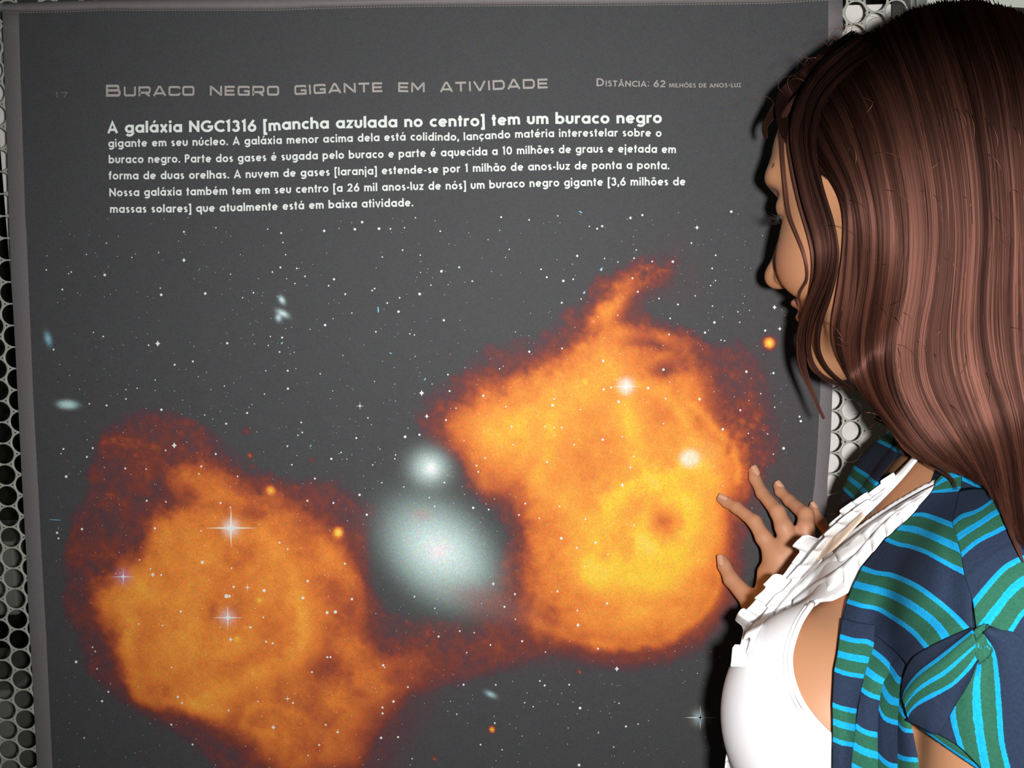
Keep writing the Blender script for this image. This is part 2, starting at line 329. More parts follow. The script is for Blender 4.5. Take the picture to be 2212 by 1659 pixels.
    for g in ((104, 732, 13, 6, 75, (150, 205, 225), .9), (146, 874, 21, 9, 3, (190, 225, 225), 1), (609, 648, 8, 5, 60, (215, 240, 240), 1), (611, 677, 12, 5.5, 28, (215, 240, 240), 1), (602, 686, 7, 5.5, 90, (200, 230, 235), 1), (1060, 1500, 11, 5, 25, (170, 210, 215), .95),
              (1491, 990, 20, 17, -8, (252, 248, 230), 1.2), (1352, 834, 17, 17, 0, (252, 240, 225), .9), (499, 1140, 18, 18, 0, (250, 232, 232), 1), (491, 1333, 14, 14, 0, (235, 205, 205), .8), (266, 1246, 14, 14, 0, (190, 140, 190), .7), (1513, 1550, 20, 20, 0, (130, 118, 96), .7), (1513, 1550, 12, 12, 0, (165, 200, 215), 1),
              (501, 1138, 30, 30, 0, (240, 160, 70), .35), (1515, 985, 40, 34, 0, (255, 200, 100), .35)):
        glow(*g[:7], 3 if g[2] > 16 else 2)
    return np.clip(C, 0, 1)
C3 = nebula(X, Y)
poster = empty('poster', tuple(W(900, 10, 0)))
tag(poster, 'large dark poster with orange nebula clouds and white text, hung on perforated metal', 'poster')
PY = -0.0004
m_print = mat('printed_sheet', rough=.62, spec=.22, attr='Col', bump=(900, .12, .0004))
def grain(m, sc, lo, hi):
    nt = m.node_tree; b = nt.nodes['Principled BSDF']; l = b.inputs['Base Color'].links[0]; src = l.from_socket
    tc = nt.nodes.new('ShaderNodeTexCoord'); n = nt.nodes.new('ShaderNodeTexWhiteNoise')
    sn = nt.nodes.new('ShaderNodeVectorMath'); sn.operation = 'SNAP'; sn.inputs[1].default_value = (sc, 1, sc)
    nt.links.new(tc.outputs['Object'], sn.inputs[0]); nt.links.new(sn.outputs[0], n.inputs['Vector'])
    mx = nt.nodes.new('ShaderNodeMix'); mx.data_type = 'RGBA'; mx.blend_type = 'MULTIPLY'; mx.inputs[0].default_value = 1
    r = nt.nodes.new('ShaderNodeVectorMath'); r.operation = 'MULTIPLY_ADD'; r.inputs[1].default_value = (hi - lo,) * 3; r.inputs[2].default_value = (lo,) * 3
    nt.links.new(n.outputs['Color'], r.inputs[0]); nt.links.new(src, mx.inputs[6]); nt.links.new(r.outputs[0], mx.inputs[7]); nt.links.new(mx.outputs[2], b.inputs['Base Color'])
grain(m_print, .0008, .80, 1.20)
pr = mesh_obj('printed_picture', W(X, Y, PY).reshape(-1, 3), grid_faces(ny, nx), m_print, smooth=True)
ca = pr.data.color_attributes.new('Col', 'FLOAT_COLOR', 'POINT')
ca.data.foreach_set('color', np.concatenate([C3.reshape(-1, 3), np.ones((ny * nx, 1))], 1).astype(np.float32).ravel())
keep(pr, poster)
# backing sheet with the grey margin
m_margin = mat('grey_margin', (134, 128, 130), .6, .25, noise=(500, .93, 1.07))
rows = np.linspace(0, 1, 60); us = np.linspace(0, 1, 30)
V = []
for y_ in (0.0, .0006):
    for r in rows:
        py = 20 + r * 1940; xs = ip(LO, py) + (ip(RO, py) - ip(LO, py)) * us
        V.append(W(xs, py + (yt(ST, xs) - 20) * max(0, 1 - r * 6), y_))
V = np.vstack(V); F = grid_faces(60, 30); F = np.vstack([F, F[:, ::-1] + 1800])
rim = [i for i in range(30)] + [29 + 30 * j for j in range(1, 60)] + [59 * 30 + i for i in range(28, -1, -1)] + [30 * j for j in range(58, 0, -1)]
F = np.vstack([F, np.array([(a, a + 1800, b + 1800, b) for a, b in zip(rim, rim[1:] + rim[:1])])])
sh = mesh_obj('sheet', V, F, m_margin); keep(sh, poster)
# hem rolled round a rod along the top, and its stitching
xs = np.linspace(5, 1821, 120); V = []
for k in range(11):
    a = math.pi * k / 10
    yb = yt(ST, xs); yu = yt(TOPO, xs); f = (1 - math.cos(a)) / 2
    V.append(W(xs, yb + (yu - yb) * f, -.0005 - .0055 * math.sin(a)))
for k in range(1, 6): V.append(W(xs, yt(TOPO, xs) + (yt(ST, xs) - yt(TOPO, xs)) * k / 5, .006))
V = np.stack(V); n_ = V.shape[0]
F = grid_faces(n_, 120)
hm = mesh_obj('rolled_hem', V.reshape(-1, 3), F[:, ::-1], mat('hem_vinyl', (122, 116, 118), .55, .3, noise=(300, .94, 1.05)), smooth=True); keep(hm, poster)
V, F = [], []
s = 6.0
while s < 1815:
    y = float(yt(ST, s)); a = W([s, s + 4.2], [y - .2, float(yt(ST, s + 4.2)) - .2], -.0012); h = .0005
    b = len(V); V += [a[0] + (0, 0, -h), a[1] + (0, 0, -h), a[1] + (0, 0, h), a[0] + (0, 0, h), (a[0] + a[1]) / 2 + (0, -.0004, 0)]
    F += [(b, b + 1, b + 4), (b + 1, b + 2, b + 4), (b + 2, b + 3, b + 4), (b + 3, b, b + 4)]; s += 6.5
th = mesh_obj('stitching', V, F, mat('grey_thread', (150, 148, 140), .8, .1)); tag(th, kind='stuff'); keep(th, poster)
rodV, rodF = [], []
for k, xx in enumerate((-3, 1826)):
    c = W(xx, float((yt(TOPO, xx) + yt(ST, xx)) / 2), .002)
    for i in range(12): rodV.append(c + (0, .0042 * math.cos(i * math.pi / 6), .0036 * math.sin(i * math.pi / 6)))
rodF = [(i, (i + 1) % 12, 12 + (i + 1) % 12, 12 + i) for i in range(12)] + [tuple(range(11, -1, -1)), tuple(range(12, 24))]
rd = mesh_obj('hanging_rod', rodV, rodF, m_steel, smooth=False); keep(rd, poster)

# ------------------------------------------------------------------ lettering, drawn as strokes
def arc(cx, cy, rx, ry, a0, a1, n=18):
    return [(cx + rx * math.cos(math.radians(a0 + (a1 - a0) * i / n)), cy + ry * math.sin(math.radians(a0 + (a1 - a0) * i / n))) for i in range(n + 1)]
def O(cx, cy, r, ry=None): return arc(cx, cy, r, ry or r, 0, 360, 28)
T = .25; h = T / 2; R_ = .5 - h
A_ = 1.46; DS = -.42                                                 # ascender, descender
low = {
 'a': (1.0, [O(.5, .5, R_), [(1 - h, 0), (1 - h, 1)]]), 'b': (1.0, [O(.5, .5, R_), [(h, 0), (h, A_)]]), 'd': (1.0, [O(.5, .5, R_), [(1 - h, 0), (1 - h, A_)]]),
 'c': (.80, [arc(.5, .5, R_, R_, 48, 312)]), 'e': (.98, [arc(.5, .5, R_ * .98, R_, -42, -360, 26), [(h, .5), (.98 - h, .5)]]),
 'f': (.5, [arc(.46, A_ - .34, .22, .22, 80, 180, 8) + [(.24, 0)], [(0, .9), (.48, .9)]]), 'g': (1.0, [O(.5, .5, R_), [(1 - h, 1), (1 - h, -.02)] + arc(.5, -.02, R_, .3, 0, -150, 12)]),
 'h': (.90, [[(h, 0), (h, A_)], [(h, .45)] + arc(.45, .56, .45 - h, .44 - h, 180, 0, 12) + [(.9 - h, 0)]]), 'i': (.27, [[(h, 0), (h, 1)], 'dot', (h, 1.30)]), 'j': (.27, [[(h, 1), (h, -.42)], 'dot', (h, 1.30)]),
 'l': (.25, [[(h, 0), (h, A_)]]), 'm': (1.36, [[(h, 0), (h, 1)], [(h, .5)] + arc(.40, .62, .40 - h, .38 - h, 180, 0, 10) + [(.80 - h, 0)], [(.80 - h, .5)] + arc(.955, .62, .40 - h, .38 - h, 180, 0, 10) + [(1.36 - h + .01, 0)]]),
 'n': (.88, [[(h, 0), (h, 1)], [(h, .5)] + arc(.44, .60, .44 - h, .40 - h, 180, 0, 12) + [(.88 - h, 0)]]), 'o': (1.0, [O(.5, .5, R_)]), 'p': (1.0, [O(.5, .5, R_), [(h, DS), (h, 1)]]), 'q': (1.0, [O(.5, .5, R_), [(1 - h, DS), (1 - h, 1)]]),
 'r': (.56, [[(h, 0), (h, 1)], [(h, .55)] + arc(.44, .62, .44 - h, .26, 180, 62, 8)]),
 's': (.66, [arc(.34, .70, .20, .17, 35, 180, 8) + [(.22, .58), (.44, .42)] + arc(.33, .30, .20, .175, 10, -145, 8)]),
 't': (.5, [[(.25, 0), (.25, 1.34)], [(0, .9), (.5, .9)]]), 'u': (.86, [[(h, 1), (h, .42)] + arc(.43, .42, .43 - h, .42 - h, 180, 360, 12) + [(.86 - h, 1)]]),
 'v': (.86, [[(.06, 1), (.43, .05), (.80, 1)]]), 'x': (.86, [[(.10, 1), (.76, 0)], [(.76, 1), (.10, 0)]]), 'z': (.76, [[(.04, 1 - h), (.64, 1 - h), (.12, h), (.72, h)]]),
 '[': (.42, [[(.42, A_ - .1), (h, A_ - .1), (h, -.32), (.42, -.32)]]), ']': (.42, [[(0, A_ - .1), (.42 - h, A_ - .1), (.42 - h, -.32), (0, -.32)]]),
 '.': (.26, ['dot', (.13, .13)]), ',': (.26, [[(.18, .26), (.06, -.22)]]), '-': (.5, [[(.04, .47), (.46, .47)]]), ':': (.3, ['dot', (.15, .14), 'dot', (.15, .86)]), ' ': (.46, [])}
CH = 1.42
up = {'A': (1.20, [[(.09, 0), (.60, CH - .06), (1.11, 0)], [(.30, .42), (.90, .42)]]), 'N': (1.15, [[(h, 0), (h, CH)], [(h, CH - h * 1.3), (1.15 - h, h * 1.3)], [(1.15 - h, 0), (1.15 - h, CH)]]), 'G': (1.38, [arc(.72, CH / 2, .60, CH / 2 - h, 48, 330, 24) + [(1.27, .66), (.78, .66)]]),
 'C': (1.12, [arc(.72, CH / 2, .60, CH / 2 - h, 48, 312, 24)]), 'P': (.86, [[(h, 0), (h, CH)], [(h, CH - h), (.44, CH - h)] + arc(.44, CH - .42, .30, .42 - h, 90, -90, 12) + [(h, CH - .84 + h)]]),
 '0': (1.0, [O(.5, CH / 2, .5 - h, CH / 2 - h)]), '1': (.52, [[(.05, CH - .22), (.33, CH - h * .5), (.33, 0)]]), '2': (.94, [arc(.46, CH - .46, .32, .34, 170, -30, 14) + [(.12, h), (.90, h)]]),
 '3': (.90, [arc(.42, CH - .40, .28, .28, 160, -80, 12), arc(.42, .44, .33, .33, 85, -165, 14)]), '6': (.96, [O(.48, .46, .36, .35), [(.16, .60), (.70, CH)]]),
 'B': (.92, [[(h, 0), (h, CH)]]), 'D': (1.16, [[(h, h), (h, CH - h), (.40, CH - h)] + arc(.42, CH / 2, .60, CH / 2 - h, 90, -90, 16) + [(h, h)]]),
 'I': (.25, [[(h, 0), (h, CH)]]), 'S': (.84, [arc(.42, CH - .40, .26, .27, 30, 190, 10) + [(.30, .86), (.55, .66)] + arc(.40, .40, .29, .27, 20, -150, 10)]), 'T': (.86, [[(0, CH - h), (.86, CH - h)], [(.43, 0), (.43, CH)]]),
 'M': (1.40, [[(.10, 0), (.30, CH)], [(.28, CH - .06), (.70, .1), (1.12, CH - .06)], [(1.10, CH), (1.30, 0)]]), 'L': (.72, [[(h, CH), (h, h), (.72, h)]]), 'H': (1.08, [[(h, 0), (h, CH)], [(1.08 - h, 0), (1.08 - h, CH)], [(h, CH / 2), (1.08 - h, CH / 2)]]),
 'O': (1.44, [O(.72, CH / 2, .60, CH / 2 - h)]), 'E': (.78, [[(.78, CH - h), (h, CH - h), (h, h), (.78, h)], [(h, CH / 2), (.72, CH / 2)]]), 'U': (1.0, [[(h, CH), (h, .5)] + arc(.5, .5, .5 - h, .5 - h, 180, 360, 12) + [(1 - h, CH)]]), 'Z': (.92, [[(.04, CH - h), (.80, CH - h), (.12, h), (.88, h)]])}
FUT = dict(low); FUT.update(up)
ACC = {'á': ('a', 'ac'), 'é': ('e', 'ac'), 'ú': ('u', 'ac'), 'ó': ('o', 'ac'), 'ã': ('a', 'ti'), 'õ': ('o', 'ti'), 'ç': ('c', 'ce'), 'Â': ('A', 'ci'), 'Õ': ('O', 'ti')}
def glyph(c, font, T_):
    acc = None
    if c in ACC: c, acc = ACC[c]
    adv, parts = font[c]; L = []; i = 0
    while i < len(parts):
        if isinstance(parts[i], str):
            x, y = parts[i + 1]; L.append([(x - T_ * .5, y), (x + T_ * .5, y)]); i += 2
        else: L.append(parts[i]); i += 1
    x = adv / 2; top = 1.18 if c.islower() else CH + .12
    if acc == 'ac': L.append([(x - .06, top), (x + .16, top + .30)])
    if acc == 'ti': L.append([(x - .26, top + .06), (x - .08, top + .18), (x + .08, top + .06), (x + .26, top + .18)])
    if acc == 'ci': L.append([(x - .20, top), (x, top + .2), (x + .20, top)])
    if acc == 'ce': L.append([(x, 0), (x + .04, -.16), (x - .12, -.30)])
    return adv, L, acc
def ribbon(pts, hw):
    p = [np.array(q, float) for q in pts]
    closed = len(p) > 3 and np.linalg.norm(p[0] - p[-1]) < 1e-6
    if closed: p = p[:-1]
    n = len(p); V = []
    for i in range(n):
        a = p[i - 1] if (i > 0 or closed) else None; b = p[(i + 1) % n] if (i < n - 1 or closed) else None
        d1 = (p[i] - a) if a is not None else (b - p[i]); d2 = (b - p[i]) if b is not None else d1
        d1 = d1 / (np.linalg.norm(d1) + 1e-9); d2 = d2 / (np.linalg.norm(d2) + 1e-9)
        nrm = np.array([-(d1[1] + d2[1]), d1[0] + d2[0]]); L = np.linalg.norm(nrm)
        if L < .2: nrm = np.array([-d1[1], d1[0]]); m = 1
        else: nrm /= L; m = min(1.9, 1 / max(.2, nrm.dot((-d1[1], d1[0]))))
        V += [p[i] + nrm * hw * m, p[i] - nrm * hw * m]
    F = [(2 * i, 2 * i + 1, 2 * i + 3, 2 * i + 2) for i in range(n - 1)]
    if closed: F.append((2 * n - 2, 2 * n - 1, 1, 0))
    return V, F
m_white = mat('white_lettering', (240, 246, 243), .6, .2, noise=(700, .93, 1.03))
m_taupe = mat('taupe_lettering', (176, 169, 164), .6, .2, noise=(700, .93, 1.05))
m_dim = mat('dim_lettering', (120, 112, 112), .6, .2, noise=(900, .7, 1.3))
def letter_line(text, base, xh, font, m, T_=T, gap=.16, sizes=None, lift=.0004, label=None):
    """base: pixel points of the baseline; xh: x-height in pixels; sizes: scale per character"""
    b = cat_rom(base, 80); s = np.r_[0, np.cumsum(np.hypot(*np.diff(b, axis=0).T))]
    cur = 0; items = []
    for i, c in enumerate(text):
        k = sizes[i] if sizes else 1.0
        adv, L, acc = glyph(c, font, T_)
        items.append((cur, k, L, acc)); cur += adv * k + (gap * k if c != ' ' else gap * k)
    cur -= gap; fx = s[-1] / cur; V, F = [], []
    for q, (x0, k, L, acc) in enumerate(items):
        for j, pl in enumerate(L):
            thin = .72 if (acc and j == len(L) - 1) else 1
            v, f = ribbon(pl, T_ / 2 * thin); o = len(V)
            for a in v:
                sx = (x0 + a[0] * k) * fx
                px = np.interp(sx, s, b[:, 0]); py = np.interp(sx, s, b[:, 1]); t = (np.interp(sx + 3, s, b[:, 1]) - py) / 3 if sx < s[-1] - 3 else (b[-1, 1] - b[-4, 1]) / (b[-1, 0] - b[-4, 0])
                px += t * a[1] * k * xh; py -= a[1] * k * xh
                V.append((px, py, lift + .00002 * (j % 5)))
            F += [tuple(o + z for z in ff) for ff in f]
    V = np.array(V); Vw = W(V[:, 0], V[:, 1], PY) + np.stack([0 * V[:, 0], -V[:, 2], 0 * V[:, 0]], -1)
    o = mesh_obj('lettering', Vw, F, m); keep(o, poster)
    if label: o['label'] = label
    return o
def cz(pts, x, y, sx, sy): return [(x + px / sx, y + py / sy) for px, py in pts]
k1 = 2212 / 800
def q1(*p): return cz(p, 100, 130, k1, k1)
def q2(*p): return cz(p, 850, 130, k1, k1)
letter_line('A galáxia NGC1316 [mancha azulada no centro] tem um buraco negro', q1((366, 437), (640, 432), (1290, 425), (1500, 413), (2150, 400)) + q2((340, 397), (560, 393), (800, 383), (1300, 378), (1602, 376)), 17.4, FUT, m_white, .30, .20, label='first line of white bold text')
letter_line('gigante em seu núcleo. A galáxia menor acima dela está colidindo, lançando matéria interestelar sobre o', q1((372, 520), (700, 515), (1060, 508), (1420, 500), (1800, 489), (2150, 480)) + q2((120, 480), (400, 480), (720, 465), (1000, 459), (1360, 456), (1600, 458)), 12.2, FUT, m_white, .27, .21)
letter_line('buraco negro. Parte dos gases é sugada pelo buraco e parte é aquecida a 10 milhões de graus e ejetada em', q1((374, 616), (800, 612), (1130, 608), (1640, 592), (2100, 582)) + q2((120, 579), (570, 568), (900, 558), (1350, 552), (1686, 556)), 12.3, FUT, m_white, .27, .21)
letter_line('forma de duas orelhas. A nuvem de gases [laranja] estende-se por 1 milhão de anos-luz de ponta a ponta.', q1((374, 713), (800, 710), (1200, 704), (1700, 690), (2100, 680)) + q2((120, 678), (500, 667), (1000, 655), (1400, 650), (1647, 652)), 12.3, FUT, m_white, .27, .21)
letter_line('Nossa galáxia também tem em seu centro [a 26 mil anos-luz de nós] um buraco negro gigante [3,6 milhões de', q1((378, 814), (820, 808), (1250, 800), (1700, 788), (2150, 778)) + q2((120, 776), (460, 770), (900, 756), (1300, 750), (1743, 748)), 12.4, FUT, m_white, .27, .21)
letter_line('massas solares] que atualmente está em baixa atividade.', q1((382, 912), (870, 908), (1300, 898), (1700, 885), (2192, 873)), 12.4, FUT, m_white, .27, .21)
txt = 'DISTÂNCIA: 62 MILHÕES DE ANOS-LUZ'
sz = [1.0] + [.74] * 9 + [.74, .86, .86] + [.52] * (len(txt) - 13); sz[12] = .86; sz[11] = .86
FD = dict(FUT); FD[':'] = (.3, ['dot', (.15, .3), 'dot', (.15, 1.2)]); FD['-'] = (.6, [[(.04, .74), (.56, .74)]])
letter_line(txt, q2((1212, 156), (1500, 160), (1800, 164), (2075, 162)), 12.2, FD, m_taupe, .24, .22, sizes=sz, label='taupe small capitals at the right')
# header, square extended small capitals
bh, bw = 1.0, 1.42; t2 = .19; e = t2 / 2
def sq(x0, y0, x1, y1, c=.12): return [(x0 + c, y0), (x1 - c, y0), (x1, y0 + c), (x1, y1 - c), (x1 - c, y1), (x0 + c, y1), (x0, y1 - c), (x0, y0 + c), (x0 + c, y0)]
L0, L1, Bt, Tp = e, bw - e, e, 1 - e
BG = {'B': (bw, [[(L0, Bt), (L1 - .1, Bt), (L1, Bt + .1), (L1, .42), (L1 - .08, .52), (L1 - .12, .60), (L1 - .12, Tp - .08), (L1 - .2, Tp), (L0, Tp), (L0, Bt)], [(L0, .52), (L1 - .08, .52)]]),
 'U': (bw, [[(L0, 1), (L0, Bt + .1), (L0 + .1, Bt), (L1 - .1, Bt), (L1, Bt + .1), (L1, 1)]]), 'R': (bw, [[(L0, 0), (L0, Tp), (L1 - .1, Tp), (L1, Tp - .1), (L1, .46), (L1 - .1, .36), (L0, .36)], [(L1 - .55, .36), (L1 - .02, 0)]]),
 'A': (bw * 1.05, [[(.06, 0), (.66, 1 - e * .6), (.84, 1 - e * .6), (bw * 1.05 - .06, 0)], [(.28, .26), (1.22, .26)]]), 'C': (bw * .92, [[(1.3, .72), (1.3, Tp - .1), (1.2, Tp), (L0 + .1, Tp), (L0, Tp - .1), (L0, Bt + .1), (L0 + .1, Bt), (1.2, Bt), (1.3, Bt + .1), (1.3, .28)]]),
 'O': (bw, [sq(L0, Bt, L1, Tp)]), 'N': (bw, [[(L0, 0), (L0, 1 - e), (L0 + .08, 1 - e), (L1 - .08, e), (L1, e), (L1, 1)]]), 'E': (bw * .86, [[(1.2, Tp), (L0, Tp), (L0, Bt), (1.2, Bt)], [(L0, .5), (1.12, .5)]]),
 'G': (bw, [[(L1, .74), (L1, Tp - .06), (L1 - .08, Tp), (L0 + .1, Tp), (L0, Tp - .1), (L0, Bt + .1), (L0 + .1, Bt), (L1, Bt), (L1, .46), (.74, .46)]]), 'I': (.2, [[(e, 0), (e, 1)]]), 'T': (bw * .92, [[(0, Tp), (1.3, Tp)], [(.65, 0), (.65, 1)]]),
 'M': (bw * 1.12, [[(L0, 0), (L0, 1 - e), (L0 + .1, 1 - e), (.79, .30), (1.40, 1 - e), (1.5, 1 - e), (1.5, 0)]]), 'V': (bw, [[(.05, 1), (.66, e * .7), (.78, e * .7), (bw - .05, 1)]]), 'D': (bw, [[(L0, Bt), (L1 - .2, Bt), (L1, Bt + .2), (L1, Tp - .2), (L1 - .2, Tp), (L0, Tp), (L0, Bt)]]),
 ' ': (1.2, []), '1': (.4, [[(.06, .8), (.28, .95), (.28, 0)]]), '7': (1.1, [[(0, Tp), (1.0, Tp), (.45, 0)]])}
letter_line('BURACO NEGRO GIGANTE EM ATIVIDADE', q1((358, 218), (880, 212), (1400, 211), (1700, 198), (2025, 190)) + q2((30, 190), (190, 192), (440, 186), (700, 174), (922, 168)), 20.8, BG, m_taupe, .215, .34, sizes=[1.22] + [1.0] * 32, label='taupe square capitals of the heading')
letter_line('17', q1((54, 224), (132, 222)), 12, BG, m_dim, .16, .5, label='dim small number')

# ------------------------------------------------------------------ printed stars
SA = "22,188,7 297,174,9 494,164,9 540,118,9 648,160,10 721,161,6 881,90,5 811,154,5 1040,176,6 1430,86,7 1609,104,6 1420,171,4 799,297,6 669,341,5 912,329,5 50,326,5 33,248,5 17,408,7 122,414,6 174,465,6 360,484,8 326,525,6 110,511,5 57,480,4 432,579,7 604,556,6 620,543,6 780,602,6 908,578,10 1047,433,9 1161,407,7 980,521,5 1245,496,6 914,440,4 1458,344,4 1685,420,6 1722,471,7 1482,292,5 1346,230,4 701,636,6 773,691,9 474,700,5 303,777,9 354,736,4 207,804,4 628,820,6 846,833,5 874,840,5 1063,746,8 1521,821,4 28,857,7 12,949,6 105,951,4 64,1069,7 272,1089,5 65,1184,8 620,1138,4 1610,947,8 1089,1094,6 1100,1199,7 1315,1229,8 1141,1309,5 1077,1385,7 1461,1299,6 1497,1427,7 1420,1057,5 1443,1040,4 988,1154,4 879,977,4 907,1479,8 815,1492,10 834,1437,4 577,1371,5 599,1414,3 150,1400,6 157,1464,6 129,1482,5 62,1552,6 503,1500,7 654,1570,4 406,1592,5 343,1633,8 442,1635,4 754,1608,5 749,1633,5 1327,1628,6 1193,1516,4 1506,1543,5 352,1198,4 337,1248,3 417,971,4 921,1212,18d 526,1295,20s 954,1361,14d"
SB = "704,73,8 628,91,12d 1054,153,14d 1273,51,9 163,78,5 365,145,5 414,160,7 447,144,8 287,334,8 462,351,5 548,373,5 651,349,6 665,296,5 1173,330,6 1018,252,6 767,370,6 899,371,9 1151,414,6 440,422,8 55,420,6 93,471,8 198,494,9 261,484,6 641,477,7 675,564,7 1172,492,5 1141,524,5 811,607,6 932,645,7 1042,590,5 188,634,7 331,570,7 312,610,5 1153,655,5 1316,692,5 1390,683,4 1165,760,9 1327,759,5 882,734,6 1105,825,8 875,837,6 1208,873,5 1231,877,5 1490,812,8 547,714,5 421,724,4 190,926,6 839,1062,9 453,1006,9 741,1180,9 456,1189,11d 504,1177,7 552,1268,13d 853,1248,6 1070,1251,12d 878,1143,4 1370,1075,9 1543,1084,8 1331,1322,7 1462,1216,5 1551,1303,5 1219,1444,9 1382,1471,5 1506,1474,5 1710,1363,7 1718,1392,9 1608,1566,10 1543,1603,5 451,1510,9 839,1408,5 576,1492,5 268,1543,6 307,1318,5 139,1250,6 130,1290,10 81,1426,6 139,1433,6 188,1433,6 649,1617,6 504,1588,4 1550,663,15d 1584,801,13d 602,1170,30s"
SCC = "47,47,3 127,97,5 124,77,3 12,127,4 58,217,4 374,216,5 169,238,4 298,293,4 325,336,5 520,344,7 598,353,5 628,299,3 546,162,5 537,131,5 579,92,4 893,112,6 783,322,5 751,380,5 854,397,4 956,337,5 1087,401,5 965,498,8 1044,546,6 1084,640,4 1201,579,4 1139,519,7 1315,139,12s 1274,229,11d 1335,432,5 1030,25,5 1175,4,5 621,728,9d 731,780,8d 678,844,6 733,907,4 946,766,6 1046,863,5 1197,827,6 1050,937,11d 1151,1056,6 1246,1158,13d 767,1018,6 607,1037,5 885,1073,4 487,1076,4 345,994,6 452,967,5 525,975,4 223,793,5 326,852,4 65,1140,7 72,1151,4 190,1250,5 117,1323,7 61,1353,6 62,1383,6 471,1238,6 634,1239,5 857,1219,5 881,1242,6 1005,1238,5 1060,1356,8 823,1349,4 780,1329,4 1257,1332,4 1292,1449,6 1230,1553,4 1353,1437,4 1055,1644,8 1153,1480,4 437,1387,4 405,1322,3 140,1503,6 54,1507,7 629,1432,5 557,1541,5 666,1567,4 767,1498,3 211,1612,4 201,1644,3 1000,1457,3 1668,1404,18s"
SL = "567,230,13d 510,72,6 191,46,4 267,53,5 353,24,4 797,134,5 1131,128,5 1134,172,4 1114,185,4 1390,57,15s 1375,198,5 1069,233,4 206,242,5 76,246,5 180,281,5 529,252,4 751,268,5 350,332,5 442,335,4 88,368,7 1263,290,5 1088,316,4 1190,377,5 848,367,4 445,475,5 772,485,5 530,480,4 1157,475,5 1272,485,5 1388,449,6 1420,537,6 815,505,4 481,597,6 158,601,6 48,617,6 54,642,5 686,609,4 1033,661,5 1069,689,4 413,737,4 691,748,8 821,774,4 1158,831,6 1137,906,7 461,777,4 472,803,11d 509,804,5 830,857,6 891,860,13s 798,898,10 811,898,7 965,873,8 596,966,6 962,992,4 905,1036,6 1244,971,7 1281,968,8 1354,911,6 409,1021,4 515,1028,4 817,1090,10d 974,1100,5 1003,1107,5 1245,1168,5 1259,1168,5 132,1189,7 217,1143,4 225,1220,4 555,1214,4 1177,1234,5 275,1322,5 247,1363,6 583,1344,6 601,1371,5 1069,1352,12s 1093,1371,5 938,1364,4 807,1404,5 1006,1479,10d 1238,1468,5 1291,1500,6 648,1555,5 554,1467,5 1209,1557,5 1160,1604,4 1482,1525,6 1558,1523,6 1491,1204,6 1498,1212,4 1489,1391,5 1490,1417,4 1538,1364,6 168,1526,4 205,1124,4 1323,754,5 687,323,5 676,356,4 818,596,38s 804,993,24s 341,812,18s"
SM = "934,129,6 508,191,4 1110,107,4 1394,114,4 1468,136,6 181,261,3 178,338,5 398,253,4 648,270,4 795,243,4 934,285,12d 499,366,8 266,446,6 315,350,5 300,359,4 1190,362,4 809,475,8 804,438,4 1051,468,8 1316,464,5 1256,491,4 1463,324,6 1420,350,5 1554,329,4 1599,374,5 1497,386,3 1544,412,4 437,681,4 491,704,5 790,743,16d 740,752,5 1172,741,7 1409,704,4 1397,753,4 1459,789,5 883,859,6 983,841,6 218,776,6 1384,892,4 776,943,4 1156,976,4 615,996,4 615,1047,5 677,988,4 415,1074,5 509,1083,6 811,1107,7 1376,1020,4 1165,1184,6 1048,1135,4 1281,1124,6 1092,1158,3 271,1323,5 259,1348,4 403,1365,6 434,1317,5 834,1327,5"
STARS = []
for s_, ox, oy, k in ((SA, 600, 440, 2.963), (SB, 1150, 440, 2.963), (SCC, 800, 950, 2.34), (SL, 100, 850, 2.051), (SM, 30, 450, 2.5425)):
    for w_ in s_.split():
        a, b_, c_ = w_.split(','); kind = c_[-1] if c_[-1] in 'ds' else 'o'; c_ = float(c_.rstrip('ds'))
        q = (ox + float(a) / k, oy + float(b_) / k, max(1.0, c_ / k * .92), kind)
        if all(math.hypot(q[0] - t[0], q[1] - t[1]) > 3 for t in STARS): STARS.append(q)
for i in range(1500):
    x = rng.uniform(120, 1700); y = rng.uniform(455, 1900)
    if y < 470 and x < 1200: continue
    STARS.append((x, y, .55 + .55 * rng.random() ** 3, 'o'))
sV, sF = [], []
def addstar(x, y, r, kind):
    b = len(sV)
    if kind == 'o':
        n = 8 if r > 1.3 else 5; pts = [(x + r * math.cos(2 * math.pi * i / n), y + r * math.sin(2 * math.pi * i / n)) for i in range(n)]
    elif kind == 'd':
        pts = [(x, y - r * 1.15), (x + r * .36, y - r * .36), (x + r * 1.0, y), (x + r * .36, y + r * .36), (x, y + r * 1.15), (x - r * .36, y + r * .36), (x - r, y), (x - r * .36, y - r * .36)]
    else:
        R2 = r * (1.5 if r < 8 else 2.6); q = r * (.34 if r < 8 else .42)
        pts = []
        for i in range(4):
            a = math.pi / 2 * i; pts += [(x + R2 * math.cos(a) * (1.25 if i % 2 == 0 and r > 8 else 1), y + R2 * math.sin(a)), (x + q * math.cos(a + .28), y + q * math.sin(a + .28)), (x + q * math.cos(a + math.pi / 4), y + q * math.sin(a + math.pi / 4)), (x + q * math.cos(a + math.pi / 2 - .28), y + q * math.sin(a + math.pi / 2 - .28))]
    sV.append((x, y)); sV.extend(pts); n = len(pts)
    sF.extend([(b, b + 1 + i, b + 1 + (i + 1) % n) for i in range(n)])
for q in STARS: addstar(*q)
addstar(1513, 1550, 11, 's')
sV = np.array(sV); so = mesh_obj('printed_stars', W(sV[:, 0], sV[:, 1], PY - .00025), [f[::-1] for f in sF], m_white); tag(so, kind='stuff'); keep(so, poster)
bV, bF = sV[:0], []
sV, sF = [], []
